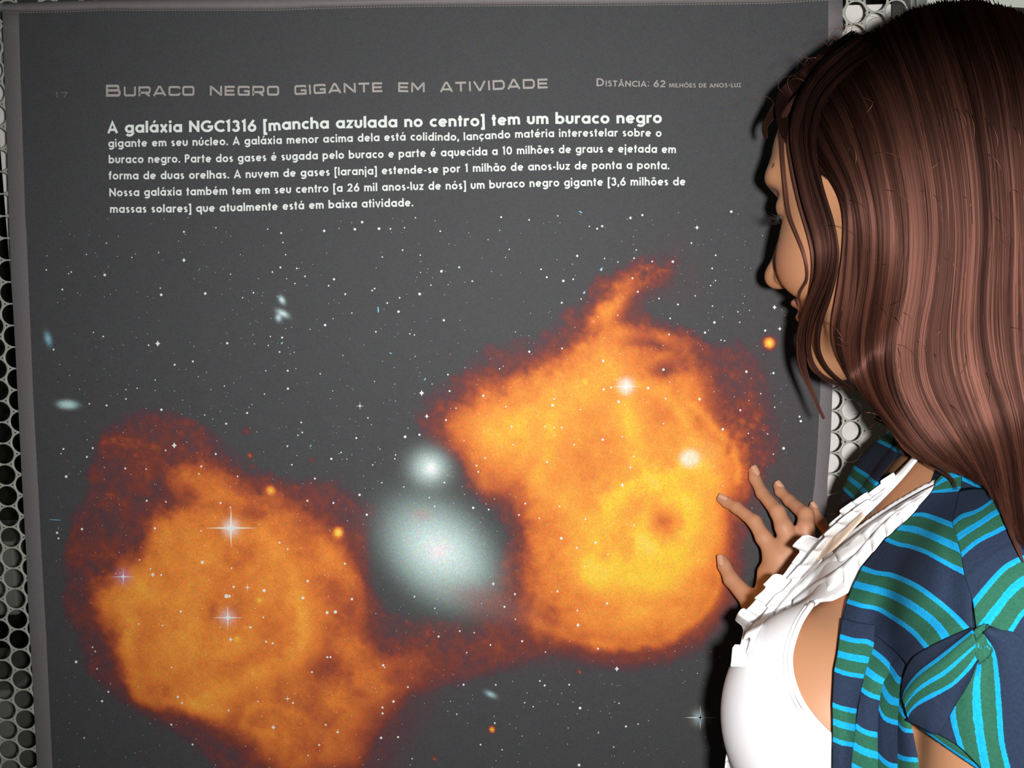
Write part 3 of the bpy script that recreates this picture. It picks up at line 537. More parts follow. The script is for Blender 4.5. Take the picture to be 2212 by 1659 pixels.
m_blue = mat('pale_blue_print', (140, 200, 225), .6, .2)
for x, y, L, w_, a in ((817, 669, 7, 1.5, 86), (918, 819, 3.5, 1.3, -60), (844, 763, 3, 1.2, 25), (119, 1123, 13, .7, 2), (609, 741, 3.5, 1.3, -50), (671, 963, 3, 1.2, -40), (1254, 458, 4.5, 1.4, 25), (1299, 581, 4.5, 1.5, -50), (1262, 632, 4, 1.4, -55), (983, 1121, 0, 0, 0)):
    if not L: continue
    b = len(sV); ca_, sa_ = math.cos(math.radians(a)), math.sin(math.radians(a))
    for i in range(10):
        t = 2 * math.pi * i / 10; sV.append((x + L * math.cos(t) * ca_ - w_ * math.sin(t) * sa_, y + L * math.cos(t) * sa_ + w_ * math.sin(t) * ca_))
    sF.append(tuple(range(b + 9, b - 1, -1)))
sV = np.array(sV); so = mesh_obj('printed_streaks', W(sV[:, 0], sV[:, 1], PY - .0003), sF, m_blue); tag(so, kind='stuff'); keep(so, poster)
# ------------------------------------------------------------------ person: distance-field body, polygonised into one skin
# body axes: X right in the picture, Y away from the lens, Z up (metres, origin at the lens); LW() takes them to the world
def LW(p):
    p = np.asarray(p, float)
    return np.stack([p[..., 0], p[..., 2], -p[..., 1]], -1) @ RW.T + CAMPOS
def L(px, py, d): return np.array([(px - CX) / FPX * d, d, -(py - CY) / FPX * d])
def smin(a, b, k):
    h_ = np.clip(.5 + .5 * (b - a) / k, 0, 1); return b + (a - b) * h_ - k * h_ * (1 - h_)
def smax(a, b, k): return -smin(-a, -b, k)
def cone(p, a, b, ra, rb_):
    a = np.asarray(a, float); b = np.asarray(b, float); e = b - a; l2 = e @ e
    t = np.clip(((p - a) @ e) / l2, 0, 1)
    return np.linalg.norm(p - a - t[:, None] * e, axis=1) - (ra + (rb_ - ra) * t)
def ell(p, c, r, M=None):
    q = p - np.asarray(c, float)
    if M is not None: q = q @ M.T
    r = np.asarray(r, float); k0 = np.linalg.norm(q / r, axis=1); k1_ = np.linalg.norm(q / (r * r), axis=1)
    return k0 * (k0 - 1) / np.maximum(k1_, 1e-9)
def frame(yaw, pitch=0, roll=0):
    """rows: forward, left, up of somebody facing picture-left turned away by yaw and bowed by pitch"""
    y, p_, r_ = map(math.radians, (yaw, pitch, roll))
    f = np.array([-math.cos(y) * math.cos(p_), math.sin(y) * math.cos(p_), -math.sin(p_)])
    l = np.array([-math.sin(y), -math.cos(y), 0.0]); u = np.cross(f, l)
    l2 = l * math.cos(r_) + u * math.sin(r_); u2 = np.cross(f, l2)
    return np.array([f, l2, u2])
HM = frame(43, 9, 0); HC = np.array([.2755, .690, .1245])
def hd(f, l, u): return HC + np.array([f, l, u]) @ HM
TM = frame(15, 0, 0); TC = np.array([.300, .690, -.110])
def tp(f, l, u): return TC + np.array([f, l, u]) @ TM
# ---- head
def head_sdf(p):
    q = (p - HC) @ HM.T; s = q.copy(); s[:, 1] = np.abs(s[:, 1])
    d = ell(q, (-.026, 0, .027), (.094, .073, .084))
    d = smin(d, ell(q, (.030, 0, .010), (.058, .060, .075)), .03)          # brow and face mass
    d = smin(d, ell(q, (.032, 0, .050), (.056, .055, .050)), .02)           # forehead
    d = smin(d, ell(s, (.050, .034, -.030), (.036, .026, .030)), .022)      # cheeks
    d = smin(d, cone(s, (.000, .052, -.030), (.030, .038, -.078), .020, .016), .03)   # jaw
    d = smin(d, cone(s, (.030, .038, -.078), (.066, .0, -.094), .016, .017), .02)
    d = smin(d, ell(q, (.072, 0, -.094), (.016, .016, .014)), .014)         # chin
    d = smin(d, ell(q, (.060, 0, -.060), (.026, .028, .026)), .015)         # mouth barrel
    d = smin(d, ell(s, (.073, .022, .037), (.014, .024, .010)), .014)       # brow ridge
    d = smax(d, -ell(s, (.090, .031, .016), (.017, .018, .012)), .012)      # eye socket
    d = smin(d, ell(s, (.0680, .031, .014), (.0135, .0150, .0125)), .004)   # lids over the eyeball
    d = smin(d, cone(q, (.084, 0, .018), (.1025, 0, -.022), .0055, .0085), .012)   # nose bridge
    d = smin(d, ell(q, (.1035, 0, -.027), (.0115, .0105, .0095)), .007)      # tip
    d = smin(d, ell(s, (.092, .0115, -.030), (.0095, .0075, .0075)), .005)  # wings
    d = smax(d, -ell(s, (.100, .007, -.0385), (.0045, .003, .004)), .002)   # nostrils
    d = smin(d, ell(q, (.0855, 0, -.0515), (.0085, .019, .0048)), .005)     # upper lip
    d = smin(d, ell(q, (.0840, 0, -.0625), (.0085, .017, .0056)), .005)     # lower lip
    d = smax(d, -cone(q, (.0950, -.020, -.0570), (.0950, .020, -.0570), .0022, .0022), .002)
    ear = smax(ell(s, (-.012, .074, .000), (.016, .007, .030)), -ell(s, (-.010, .082, .002), (.009, .006, .018)), .003)
    d = smin(d, ear, .006)
    return d
# ---- torso, without arms
def torso_sdf(p):
    q = (p - TC) @ TM.T; s = q.copy(); s[:, 1] = np.abs(s[:, 1])
    d = ell(q, (-.012, 0, -.125), (.092, .142, .205))
    d = smin(d, ell(q, (-.020, 0, -.36), (.082, .128, .16)), .08)
    d = smin(d, cone(s, (-.015, .05, .000), (-.020, .135, -.012), .050, .044), .05)      # shoulders
    d = smin(d, cone(q, (-.036, 0, .00), (-.046, 0, .07), .050, .042), .04)              # neck base
    d = smin(d, cone(s, (-.022, .02, .045), (-.028, .11, .012), .030, .030), .03)          # trapezius
    d = smin(d, ell(q, (.077, .074, -.106), (.066, .063, .070)), .030)
    d = smin(d, ell(q, (.070, -.050, -.100), (.062, .056, .066)), .030)                   # bust
    d = smin(d, ell(q, (.040, 0, -.060), (.034, .07, .06)), .04)
    return d
SHN = tp(-.018, .158, -.018); ELN = L(2128, 1990, .545)
SHF = L(2004, 1092, .755); ELF = L(1885, 1740, .80); WRF = L(1712, 1372, .868)
def arms_sdf(p):
    d = cone(p, SHN, ELN, .045, .038)
    d = smin(d, cone(p, ELN, ELN + np.array([-.13, .06, -.10]), .036, .028), .02)
    d = smin(d, cone(p, SHF, ELF, .044, .037), .02)
    d = smin(d, cone(p, ELF, WRF, .036, .024), .02)
    return d
FING = {  # pixel x, y, depth, radius
 'thumb': [(1561, 1209, .934, .0046), (1565, 1222, .931, .0060), (1580, 1252, .921, .0069), (1625, 1302, .902, .0092), (1672, 1345, .885, .0150)],
 'index': [(1558, 1078, .936, .0044), (1572, 1086, .932, .0050), (1592, 1097, .922, .0053), (1630, 1127, .904, .0061), (1650, 1162, .894, .0070), (1680, 1204, .884, .0092)],
 'middle': [(1627, 1018, .936, .0046), (1631, 1034, .932, .0052), (1647, 1066, .920, .0055), (1680, 1106, .897, .0066), (1694, 1140, .889, .0078), (1714, 1190, .882, .0100)],
 'ring': [(1680, 1050, .934, .0044), (1686, 1062, .930, .0049), (1706, 1082, .918, .0053), (1741, 1112, .894, .0068), (1740, 1140, .887, .0076), (1742, 1196, .882, .0096)],
 'little': [(1755, 1096, .930, .0037), (1760, 1106, .926, .0042), (1773, 1128, .915, .0048), (1796, 1160, .898, .0056), (1786, 1186, .889, .0066), (1770, 1214, .884, .0085)]}
def hand_sdf(p):
    d = None
    for n_, ch in FING.items():
        f = None
        for a, b in zip(ch[:-1], ch[1:]):
            c = cone(p, L(*a[:3]), L(*b[:3]), a[3], b[3]); f = c if f is None else smin(f, c, .003)
        d = f if d is None else smin(d, f, .0035)
    pm = cone(p, L(1680, 1208, .887), L(1704, 1330, .873), .0125, .021)
    for a, b in ((L(1712, 1198, .885), L(1716, 1330, .872)), (L(1741, 1204, .885), L(1730, 1330, .873)), (L(1766, 1218, .887), L(1740, 1330, .875))):
        pm = smin(pm, cone(p, a, b, .0120, .019), .012)
    pm = smin(pm, cone(p, L(1640, 1305, .899), L(1706, 1370, .872), .0125, .022), .012)
    pm = smin(pm, cone(p, L(1655, 1240, .893), L(1662, 1300, .890), .0075, .011), .012)
    return smin(d, pm, .007)
def neck_sdf(p):
    return cone(p, hd(-.034, 0, -.045), tp(-.046, 0, .070), .045, .043)
def body_sdf(p):
    d = np.full(len(p), 1.0)
    def at(mask, fn, k):
        if mask.any(): d[mask] = smin(d[mask], fn(p[mask]), k)
    d[:] = torso_sdf(p)
    at(np.ones(len(p), bool), arms_sdf, .024)
    at(p[:, 2] > -.12, neck_sdf, .03)
    at(p[:, 2] > -.06, head_sdf, .022)
    at((p[:, 0] < .36) & (p[:, 1] > .82) & (p[:, 2] < .0), hand_sdf, .012)
    return d
def polygonise(fn, lo, hi, step, coarse=4):
    lo = np.asarray(lo, float); n = np.ceil((np.asarray(hi) - lo) / step / coarse).astype(int) * coarse + 1
    cs = step * coarse; nc = (n - 1) // coarse
    g = np.stack(np.meshgrid(*[np.arange(k) for k in nc], indexing='ij'), -1).reshape(-1, 3)
    d = fn(lo + (g + .5) * cs)
    act = g[np.abs(d) < cs * 1.35]
    S = np.full(tuple(n), 9.0, np.float32)
    k = np.arange(coarse + 1); off = np.stack(np.meshgrid(k, k, k, indexing='ij'), -1).reshape(-1, 3)
    for c0 in range(0, len(act), 4000):
        ids = (act[c0:c0 + 4000, None] * coarse + off[None]).reshape(-1, 3)
        key = (ids[:, 0] * n[1] + ids[:, 1]) * n[2] + ids[:, 2]; uq = np.unique(key)
        ii = np.stack([uq // (n[1] * n[2]), (uq // n[2]) % n[1], uq % n[2]], -1)
        S.reshape(-1)[uq] = fn(lo + ii * step)
    ok = S < 8
    # surface nets
    c8 = [(i, j, l_) for i in (0, 1) for j in (0, 1) for l_ in (0, 1)]
    def sl(A, o): return A[o[0]:A.shape[0] - 1 + o[0], o[1]:A.shape[1] - 1 + o[1], o[2]:A.shape[2] - 1 + o[2]]
    neg = np.zeros(tuple(n - 1), np.uint8); valid = np.ones(tuple(n - 1), bool)
    for o in c8: neg += (sl(S, o) < 0); valid &= sl(ok, o)
    cells = np.argwhere((neg > 0) & (neg < 8) & valid)
    cv = np.stack([S[cells[:, 0] + o[0], cells[:, 1] + o[1], cells[:, 2] + o[2]] for o in c8], -1)
    acc = np.zeros((len(cells), 3)); cnt = np.zeros(len(cells))
    for a in range(8):
        for b in range(a + 1, 8):
            oa, ob = np.array(c8[a]), np.array(c8[b])
            if np.abs(oa - ob).sum() != 1: continue
            va, vb = cv[:, a], cv[:, b]; m = (va < 0) != (vb < 0)
            t = np.where(m, va / np.where(m, va - vb, 1), 0)
            acc += np.where(m[:, None], oa + t[:, None] * (ob - oa), 0); cnt += m
    V = lo + (cells + acc / cnt[:, None]) * step
    idx = np.full(tuple(n - 1), -1, np.int32); idx[tuple(cells.T)] = np.arange(len(cells))
    F = []
    for ax in range(3):
        o = [0, 0, 0]; o[ax] = 1
        A = S[:n[0] - o[0], :n[1] - o[1], :n[2] - o[2]]; B = S[o[0]:, o[1]:, o[2]:]
        m = ((A < 0) != (B < 0)) & (A < 8) & (B < 8)
        e = np.argwhere(m); u, v = [(1, 2), (2, 0), (0, 1)][ax]
        e = e[(e[:, u] > 0) & (e[:, v] > 0) & (e[:, u] < n[u] - 1) & (e[:, v] < n[v] - 1)]
        def ci(du, dv):
            c = e.copy(); c[:, u] -= du; c[:, v] -= dv; return idx[tuple(c.T)]
        q = np.stack([ci(1, 1), ci(0, 1), ci(0, 0), ci(1, 0)], -1)
        fl_ = S[tuple(e.T)] >= 0
        q[fl_] = q[fl_][:, ::-1]; F.append(q[(q >= 0).all(1)])
    F = np.vstack(F)
    # one gradient step pulls the vertices onto the surface
    e_ = step * .5; g = np.stack([fn(V + np.eye(3)[k] * e_) - fn(V - np.eye(3)[k] * e_) for k in range(3)], -1)
    g /= np.maximum(np.linalg.norm(g, axis=1, keepdims=True), 1e-9)
    V = V - g * np.clip(fn(V), -step, step)[:, None]
    return V, F
def trace(fn, px, py, d0=.42, d1=1.0, near=.0):
    """depth at which the lens ray first meets the surface; the closest pass where it misses"""
    px = np.asarray(px, float).ravel(); py = np.asarray(py, float).ravel()
    d = np.full(px.shape, d0); best = np.full(px.shape, 9.0); bd = d.copy(); hit = np.zeros(px.shape, bool)
    r = np.stack([(px - CX) / FPX, np.ones_like(px), -(py - CY) / FPX], -1); rl = np.linalg.norm(r, axis=1)
    for _ in range(90):
        s = fn(r * d[:, None]); up_ = (s < best) & ~hit
        best[up_] = s[up_]; bd[up_] = d[up_]
        hit |= s < .0004
        d = np.where(hit, d, d + np.maximum(s, .0004) / rl * .9)
        d = np.minimum(d, d1)
    return np.where(hit, d, bd), hit
HG = (lambda: 0)
bV, bF = polygonise(body_sdf, (.06, .44, -.47), (.50, .965, .28), .0019)
def vcol(me, C):
    ca_ = me.color_attributes.new('Col', 'FLOAT_COLOR', 'POINT')
    ca_.data.foreach_set('color', np.concatenate([C, np.ones((len(C), 1))], 1).astype(np.float32).ravel())
SKIN = lin((172, 123, 90)); SKINH = lin((200, 145, 112))
Cb = np.tile(SKIN, (len(bV), 1))
w_ = sst(.03 - hand_sdf(bV), 0, .03)[:, None]; Cb = Cb * (1 - w_) + SKINH * w_  # hand coloured lighter than the body, making up for flash falloff
q = (bV - HC) @ HM.T
def dab(c, r, col, a):
    global Cb
    s_ = q.copy(); s_[:, 1] = np.abs(s_[:, 1])
    w_ = (a * np.clip(1.6 - (((s_ - c) / r) ** 2).sum(1), 0, 1))[:, None]; Cb = Cb * (1 - w_) + lin(col) * w_
dab((.086, 0, -.0515), (.010, .019, .0052), (140, 84, 78), .9); dab((.085, 0, -.0625), (.010, .017, .0062), (146, 86, 80), .9)
dab((.060, .040, -.028), (.03, .02, .022), (172, 110, 84), .5)
dab((.082, .031, .025), (.014, .018, .007), (112, 104, 96), .7)
person = empty('person', tuple(LW(tp(0, 0, -.42)))); tag(person, 'woman with long brown hair in a white ruffled top and striped cardigan touching the poster', 'person')
m_skin = mat('skin', rough=.5, spec=.35, attr='Col', bump=(900, .05, .0006))
sb = m_skin.node_tree.nodes['Principled BSDF']; sb.inputs['Subsurface Weight'].default_value = .12; sb.inputs['Subsurface Radius'].default_value = (.010, .004, .002); sb.inputs['Subsurface Scale'].default_value = 1.0
body = mesh_obj('body', LW(bV), bF, m_skin, smooth=True); vcol(body.data, Cb); keep(body, person)
# ------------------------------------------------------------------ nails, eye, lashes, brow
m_nail = mat('nail', (214, 160, 132), .25, .5); m_nailtip = mat('nail_tip', (236, 226, 210), .3, .5)
def nail(c, ax, w, l_):
    """c, ax in body axes; thin curved plate on the back of the fingertip"""
    ax = ax / np.linalg.norm(ax); n = -c / np.linalg.norm(c); n = n - ax * n.dot(ax); n /= np.linalg.norm(n); s_ = np.cross(ax, n)
    V = []; A, B = 9, 7
    for k in range(2):
        for i in range(A):
            for j in range(B):
                u = i / (A - 1) * 2 - 1; v = j / (B - 1) * 2 - 1
                wv = math.sqrt(max(0, 1 - abs(u) ** 4)) * .85 + .15 if u < 0 else 1 - .14 * u * u
                V.append(c + ax * u * l_ + s_ * v * w * wv + n * (w * .55 * (1 - v * v) - k * .0007 - .25 * w))
    F = [tuple(f) for f in grid_faces(A, B)] + [tuple(f[::-1] + A * B) for f in grid_faces(A, B)]
    rm = [j for j in range(B)] + [B * i + B - 1 for i in range(1, A)] + [B * (A - 1) + j for j in range(B - 2, -1, -1)] + [B * i for i in range(A - 2, 0, -1)]
    F += [(a, a + A * B, b + A * B, b) for a, b in zip(rm, rm[1:] + rm[:1])]
    o = mesh_obj('nail', LW(np.array(V)), F, m_nail, smooth=True); keep(o, person)
for n_, (x, y, d, r_, dx, dy, w, l_) in {'thumb': (1557, 1210, .9275, 0, -.10, -.9, .0034, .0052), 'index': (1562, 1075, .9300, 0, -.9, -.45, .0030, .0048), 'middle': (1632, 1017, .9300, 0, -.35, -.95, .0033, .0054), 'ring': (1684, 1049, .9285, 0, -.55, -.85, .0032, .0050), 'little': (1759, 1093, .9250, 0, -.45, -.9, .0025, .0044)}.items():
    nail(L(x, y, d), np.array([dx, .35, -dy]), w, l_)
def tube_strands(name, strands, radii, m, parent, n=4, kind=None):
    V, F = [], []
    for st, r0 in zip(strands, radii):
        st = np.asarray(st); k = len(st); b = len(V); t = np.gradient(st, axis=0); t /= np.linalg.norm(t, axis=1, keepdims=True) + 1e-9
        a = np.cross(t, (0.3, .9, .2)); a /= np.linalg.norm(a, axis=1, keepdims=True) + 1e-9; c = np.cross(t, a)
        for i in range(k):
            rr_ = r0 * max(.12, 1 - i / (k - 1))
            for j in range(n): V.append(st[i] + a[i] * rr_ * math.cos(2 * math.pi * j / n) + c[i] * rr_ * math.sin(2 * math.pi * j / n))
        for i in range(k - 1):
            for j in range(n): F.append((b + i * n + j, b + i * n + (j + 1) % n, b + (i + 1) * n + (j + 1) % n, b + (i + 1) * n + j))
    o = mesh_obj(name, np.array(V), F, m, smooth=True)
    if kind: tag(o, kind=kind)
    if parent: keep(o, parent)
    return o
m_lash = mat('lash_hair', (26, 18, 16), .4, .4)
for sd in (1, -1):
    S_ = []
    for i in range(19):
        t = i / 18; lat = sd * (.019 + .026 * t); f0 = .0822 - .010 * abs(t - .4) ** 1.5 * 2; u0 = .0075 - .002 * (1 - abs(2 * t - 1))
        L_ = .0100 * (.7 + .5 * rng.random()); pts = []
        for k in range(6):
            s_ = k / 5; pts.append(hd(f0 + L_ * s_, lat + sd * L_ * (t - .35) * s_ * .9 + rng.normal() * .0002, u0 - L_ * .40 * s_ + L_ * .80 * s_ * s_))
        S_.append(LW(np.array(pts)))
    tube_strands('eyelashes', S_, [.00030] * len(S_), m_lash, person, kind='stuff')
    S_ = []
    for i in range(70):
        t = rng.random(); lat = sd * (.013 + .036 * t); u0 = .0415 + .004 * math.sin(math.pi * t) + rng.normal() * .0013
        f0 = .0860 - 9.5 * (abs(lat) - .010) ** 2 * 1.0; pts = [hd(f0 + .0012 - 1.2 * k * .0012 * (t + .15), lat + sd * k * .0014, u0 + k * .0003) for k in range(4)]
        S_.append(LW(np.array(pts)))
    tube_strands('eyebrow', S_, [.00022] * len(S_), m_lash, person, kind='stuff')

# ------------------------------------------------------------------ white ruffled top
def loc(p): return (np.asarray(p) - TC) @ TM.T
def on(fn, pts, off=0.0):
    pts = np.asarray(pts, float); d, h_ = trace(fn, pts[:, 0], pts[:, 1]); return np.array([L(x, y, dd - off) for (x, y), dd in zip(pts, d)])
arm_px = [(1760, 1303), (1733, 1345), (1714, 1400), (1712, 1440), (1722, 1485), (1745, 1530), (1790, 1582), (1850, 1625)]
AHP = arm_px + [(1900, 1640), (2010, 1600), (2010, 1310), (1880, 1262), (1834, 1281), (1800, 1298)]
AHM = [(.075, -.04), (.085, -.06), (.075, -.09), (.05, -.11), (-.05, -.11), (-.06, .01), (.0, -.01), (.04, -.03)]
def lens(p): return CX + FPX * p[:, 0] / p[:, 1], CY - FPX * p[:, 2] / p[:, 1]
def pxcut(p, poly):
    a, b = lens(p); return polydist(a, b, poly) * p[:, 1] / FPX
v_px = [(2040, 1040), (1985, 1066), (1930, 1098), (1870, 1138), (1797, 1192)]
vn = loc(on(torso_sdf, v_px))
VN = [(max(l_, .004), u) for f, l_, u in vn]
VNP = [(VN[0][0] + .01, .14)] + VN + [(0, VN[-1][1] - .012)] + [(-a, b) for a, b in VN[::-1]] + [(-VN[0][0] - .01, .14)]
def top_cut(p):
    q = loc(p); l_ = np.abs(q[:, 1])
    ar = np.where(q[:, 1] > 0, np.minimum(pxcut(p, AHP), l_ - .05), np.minimum(polydist(q[:, 0], q[:, 2], AHM), l_ - .06))
    ne = np.minimum(polydist(q[:, 1], q[:, 2], VNP), q[:, 0] + .035)
    up_ = q[:, 2] - (.05 - .35 * np.maximum(l_ - .07, 0))
    outer = l_ - (.128 + np.clip(-q[:, 2] - .08, 0, 1) * 3)
    return np.maximum(np.maximum(ar, ne), np.maximum(outer, -1)), up_
def top_sdf(p):
    c, up_ = top_cut(p)
    return smax(torso_sdf(p) - .0052, c, .002)
m_top = mat('white_jersey', (236, 234, 236), .85, .1, bump=(1500, .15, .0004)); m_trim = mat('white_trim', (240, 239, 240), .8, .1)
tV, tF = polygonise(top_sdf, (.10, .44, -.47), (.46, .88, .01), .0024)
top = mesh_obj('top', LW(tV), tF, m_top, smooth=True); keep(top, person); top['label'] = 'white jersey top'
# rolled binding along the armhole and the neckline
def cord(name, pts, r_, m, parent, n=8):
    p = np.asarray(pts); V, F = [], []; t = np.gradient(p, axis=0); t /= np.linalg.norm(t, axis=1, keepdims=True)
    a = np.cross(t, (0, 0, 1.0)); a /= np.linalg.norm(a, axis=1, keepdims=True); c = np.cross(t, a)
    for i in range(len(p)):
        for j in range(n): V.append(p[i] + (a[i] * math.cos(2 * math.pi * j / n) + c[i] * math.sin(2 * math.pi * j / n)) * r_)
    for i in range(len(p) - 1):
        for j in range(n): F.append((i * n + j, i * n + (j + 1) % n, (i + 1) * n + (j + 1) % n, (i + 1) * n + j))
    F += [tuple(range(n - 1, -1, -1)), tuple(range((len(p) - 1) * n, len(p) * n))]
    o = mesh_obj(name, V, F, m, smooth=True); keep(o, parent); return o
bp = cat_rom(arm_px, 50)
cord('binding', LW(on(lambda p: torso_sdf(p) - .0052, bp + np.array([-4.5, 0]), -.0006)), .0019, m_trim, top)
cord('binding', LW(on(lambda p: torso_sdf(p) - .0052, bp + np.array([-17, 3]), .0000)), .0009, m_trim, top)
def ruffle(px_path, off, nf, amp, base_off, seed, fn=None, wig=.6, cols=5, tuck=.0):
    """pleated strip sewn along a path on the chest; off: pixel vector(s) from the sewn edge to the free edge"""
    r_ = np.random.default_rng(seed); per = 8; n = nf * per + 1
    c = cat_rom(px_path, n); d, _ = trace(fn or (lambda p: torso_sdf(p) - .005), c[:, 0], c[:, 1]); d = np.convolve(np.pad(d, 4, 'edge'), np.ones(9) / 9, 'valid')
    of = np.asarray(off, float); of = np.array([np.interp(np.linspace(0, 1, n), np.linspace(0, 1, len(of)), of[:, k]) for k in (0, 1)]).T if of.ndim == 2 else np.tile(of, (n, 1))
    tg = np.gradient(c, axis=0); tg /= np.linalg.norm(tg, axis=1, keepdims=True)
    fold = np.repeat(r_.uniform(.6, 1.3, nf), per); fold = np.r_[fold, fold[-1]]; wdt = np.repeat(r_.uniform(.45, 1.2, nf), per); wdt = np.r_[wdt, wdt[-1]]; wdt = np.convolve(np.pad(wdt, 1, 'edge'), [.25, .5, .25], 'valid')
    ph = (np.arange(n) % per) / per; saw = np.where(ph < .72, ph / .72, (1 - ph) / .28)
    V = []
    for i in range(n):
        for j in range(cols):
            t = j / (cols - 1)
            q = c[i] + of[i] * t * wdt[i] + tg[i] * (saw[i] - .5) * 16 * wig * t * fold[i]
            V.append(L(q[0], q[1], d[i] - base_off - amp * t ** 1.3 * (.25 + saw[i] * fold[i]) + tuck * t))
    o = mesh_obj('ruffle', LW(np.array(V)), grid_faces(n, cols), m_trim); keep(o, top)
    sm = o.modifiers.new('solid', 'SOLIDIFY'); sm.thickness = .0009; sm.offset = 0
    o.data.polygons.foreach_set('use_smooth', [True] * len(o.data.polygons)); return o
ruffle([(1935, 1030), (1880, 1078), (1830, 1125), (1790, 1165), (1752, 1205), (1725, 1240), (1690, 1290), (1660, 1322), (1630, 1352), (1618, 1390), (1612, 1440)], [(-6, -6), (-14, -12), (-22, -22), (-40, -16), (-34, -16), (-46, -22), (-34, -24), (-34, 6)], 15, .006, .003, 3)
ruffle([(1915, 1060), (1860, 1108), (1800, 1165), (1765, 1210), (1730, 1250), (1700, 1285), (1668, 1325), (1640, 1362), (1625, 1405)], [(-8, 0), (-20, -4), (-30, 0), (-36, 6), (-34, 10), (-26, 22)], 12, .007, .007, 5)
ruffle([(2000, 1062), (1940, 1096), (1880, 1136), (1820, 1184), (1780, 1212), (1740, 1250), (1705, 1285), (1672, 1325)], [(6, 10), (12, 26), (16, 44), (14, 62), (6, 58), (0, 50), (-6, 40)], 10, .008, .006, 8, wig=.5)
ruffle([(1975, 1082), (1925, 1115), (1880, 1160), (1845, 1200), (1800, 1236), (1755, 1262), (1712, 1296)], [(6, 14), (8, 34), (8, 50), (2, 50), (-2, 46), (-6, 44)], 8, .007, .009, 11, wig=.5)
ruffle([(1590, 1590), (1583, 1625), (1582, 1665), (1590, 1720)], [(-10, 6), (-16, 8), (-12, 8)], 5, .004, -.03, 14)
def strip(name, pts_l, pts_r, fn, off, m, parent, n=30, cols=4, thick=.0012, label=None):
    a = cat_rom(pts_l, n); b = cat_rom(pts_r, n); g = a[:, None] + (b - a)[:, None] * np.linspace(0, 1, cols)[None, :, None]
    d, _ = trace(fn, g[..., 0], g[..., 1]); d = d.reshape(n, cols)
    o = mesh_obj(name, LW(L3(g[..., 0], g[..., 1], d - off).reshape(-1, 3)), grid_faces(n, cols), m, smooth=True); keep(o, parent)
    sm = o.modifiers.new('solid', 'SOLIDIFY'); sm.thickness = thick; sm.offset = 0
    if label: o['label'] = label
    return o
def L3(px, py, d): return np.stack([(px - CX) / FPX * d, d, -(py - CY) / FPX * d], -1)
tfn = lambda p: torso_sdf(p) - .0052
strip('strap', [(1979, 980), (1930, 1030), (1880, 1076), (1835, 1112), (1800, 1146)], [(1984, 990), (1946, 1036), (1900, 1084), (1850, 1132), (1806, 1178)], tfn, .003, m_trim, top)
strip('strap', [(2044, 1036), (1990, 1062), (1930, 1096), (1870, 1136), (1800, 1190)], [(2048, 1046), (2000, 1076), (1945, 1125), (1890, 1168), (1815, 1215)], tfn, .003, m_trim, top)
m_el = mat('ribbed_elastic', (232, 206, 184), .7, .2)
strip('elastic_strap', [(1862, 1108), (1830, 1138), (1795, 1166), (1755, 1200)], [(1868, 1116), (1838, 1148), (1806, 1182), (1768, 1212)], tfn, .012, m_el, top, thick=.0008, label='cream ribbed elastic strap')

# ------------------------------------------------------------------ striped cardigan
def ramp_mat(name):
    m = bpy.data.materials.new(name); m.use_nodes = True; nt = m.node_tree; b = nt.nodes['Principled BSDF']
    b.inputs['Roughness'].default_value = .95; b.inputs['Specular IOR Level'].default_value = .08; b.inputs['Sheen Weight'].default_value = 0
    a = nt.nodes.new('ShaderNodeAttribute'); a.attribute_name = 'phase'
    fr = nt.nodes.new('ShaderNodeMath'); fr.operation = 'FRACT'; nt.links.new(a.outputs['Fac'], fr.inputs[0])
    tc = nt.nodes.new('ShaderNodeTexCoord'); ns = nt.nodes.new('ShaderNodeTexNoise'); ns.inputs['Scale'].default_value = 900; ns.inputs['Detail'].default_value = 1
    nt.links.new(tc.outputs['Object'], ns.inputs['Vector'])
    wb = nt.nodes.new('ShaderNodeMath'); wb.operation = 'MULTIPLY_ADD'; wb.inputs[1].default_value = .02; nt.links.new(ns.outputs['Fac'], wb.inputs[0]); nt.links.new(fr.outputs[0], wb.inputs[2])
    r = nt.nodes.new('ShaderNodeValToRGB'); cr = r.color_ramp; cr.interpolation = 'CONSTANT'
    cy, gr, nv = lin((24, 146, 202)), lin((40, 88, 70)), lin((37, 47, 66))
    st = [(0, cy), (.072, gr), (.208, cy), (.286, gr), (.418, cy), (.480, nv)]
    cr.elements[0].position = 0; cr.elements[0].color = (*cy, 1); cr.elements[1].position = st[1][0]; cr.elements[1].color = (*gr, 1)
    for p_, c_ in st[2:]:
        e_ = cr.elements.new(p_); e_.color = (*c_, 1)
    nt.links.new(wb.outputs[0], r.inputs[0])
    n2 = nt.nodes.new('ShaderNodeTexNoise'); n2.inputs['Scale'].default_value = 700; nt.links.new(tc.outputs['Object'], n2.inputs['Vector'])
    mr = nt.nodes.new('ShaderNodeMapRange'); mr.inputs['To Min'].default_value = .72; mr.inputs['To Max'].default_value = 1.28; nt.links.new(n2.outputs['Fac'], mr.inputs['Value'])
    mx = nt.nodes.new('ShaderNodeMix'); mx.data_type = 'RGBA'; mx.blend_type = 'MULTIPLY'; mx.inputs[0].default_value = 1
    nt.links.new(r.outputs[0], mx.inputs[6]); nt.links.new(mr.outputs[0], mx.inputs[7]); nt.links.new(mx.outputs[2], b.inputs['Base Color'])
    bp_ = nt.nodes.new('ShaderNodeBump'); bp_.inputs['Strength'].default_value = .25; bp_.inputs['Distance'].default_value = .0005
    nt.links.new(n2.outputs['Fac'], bp_.inputs['Height']); nt.links.new(bp_.outputs[0], b.inputs['Normal'])
    return m
m_knit = ramp_mat('striped_knit')
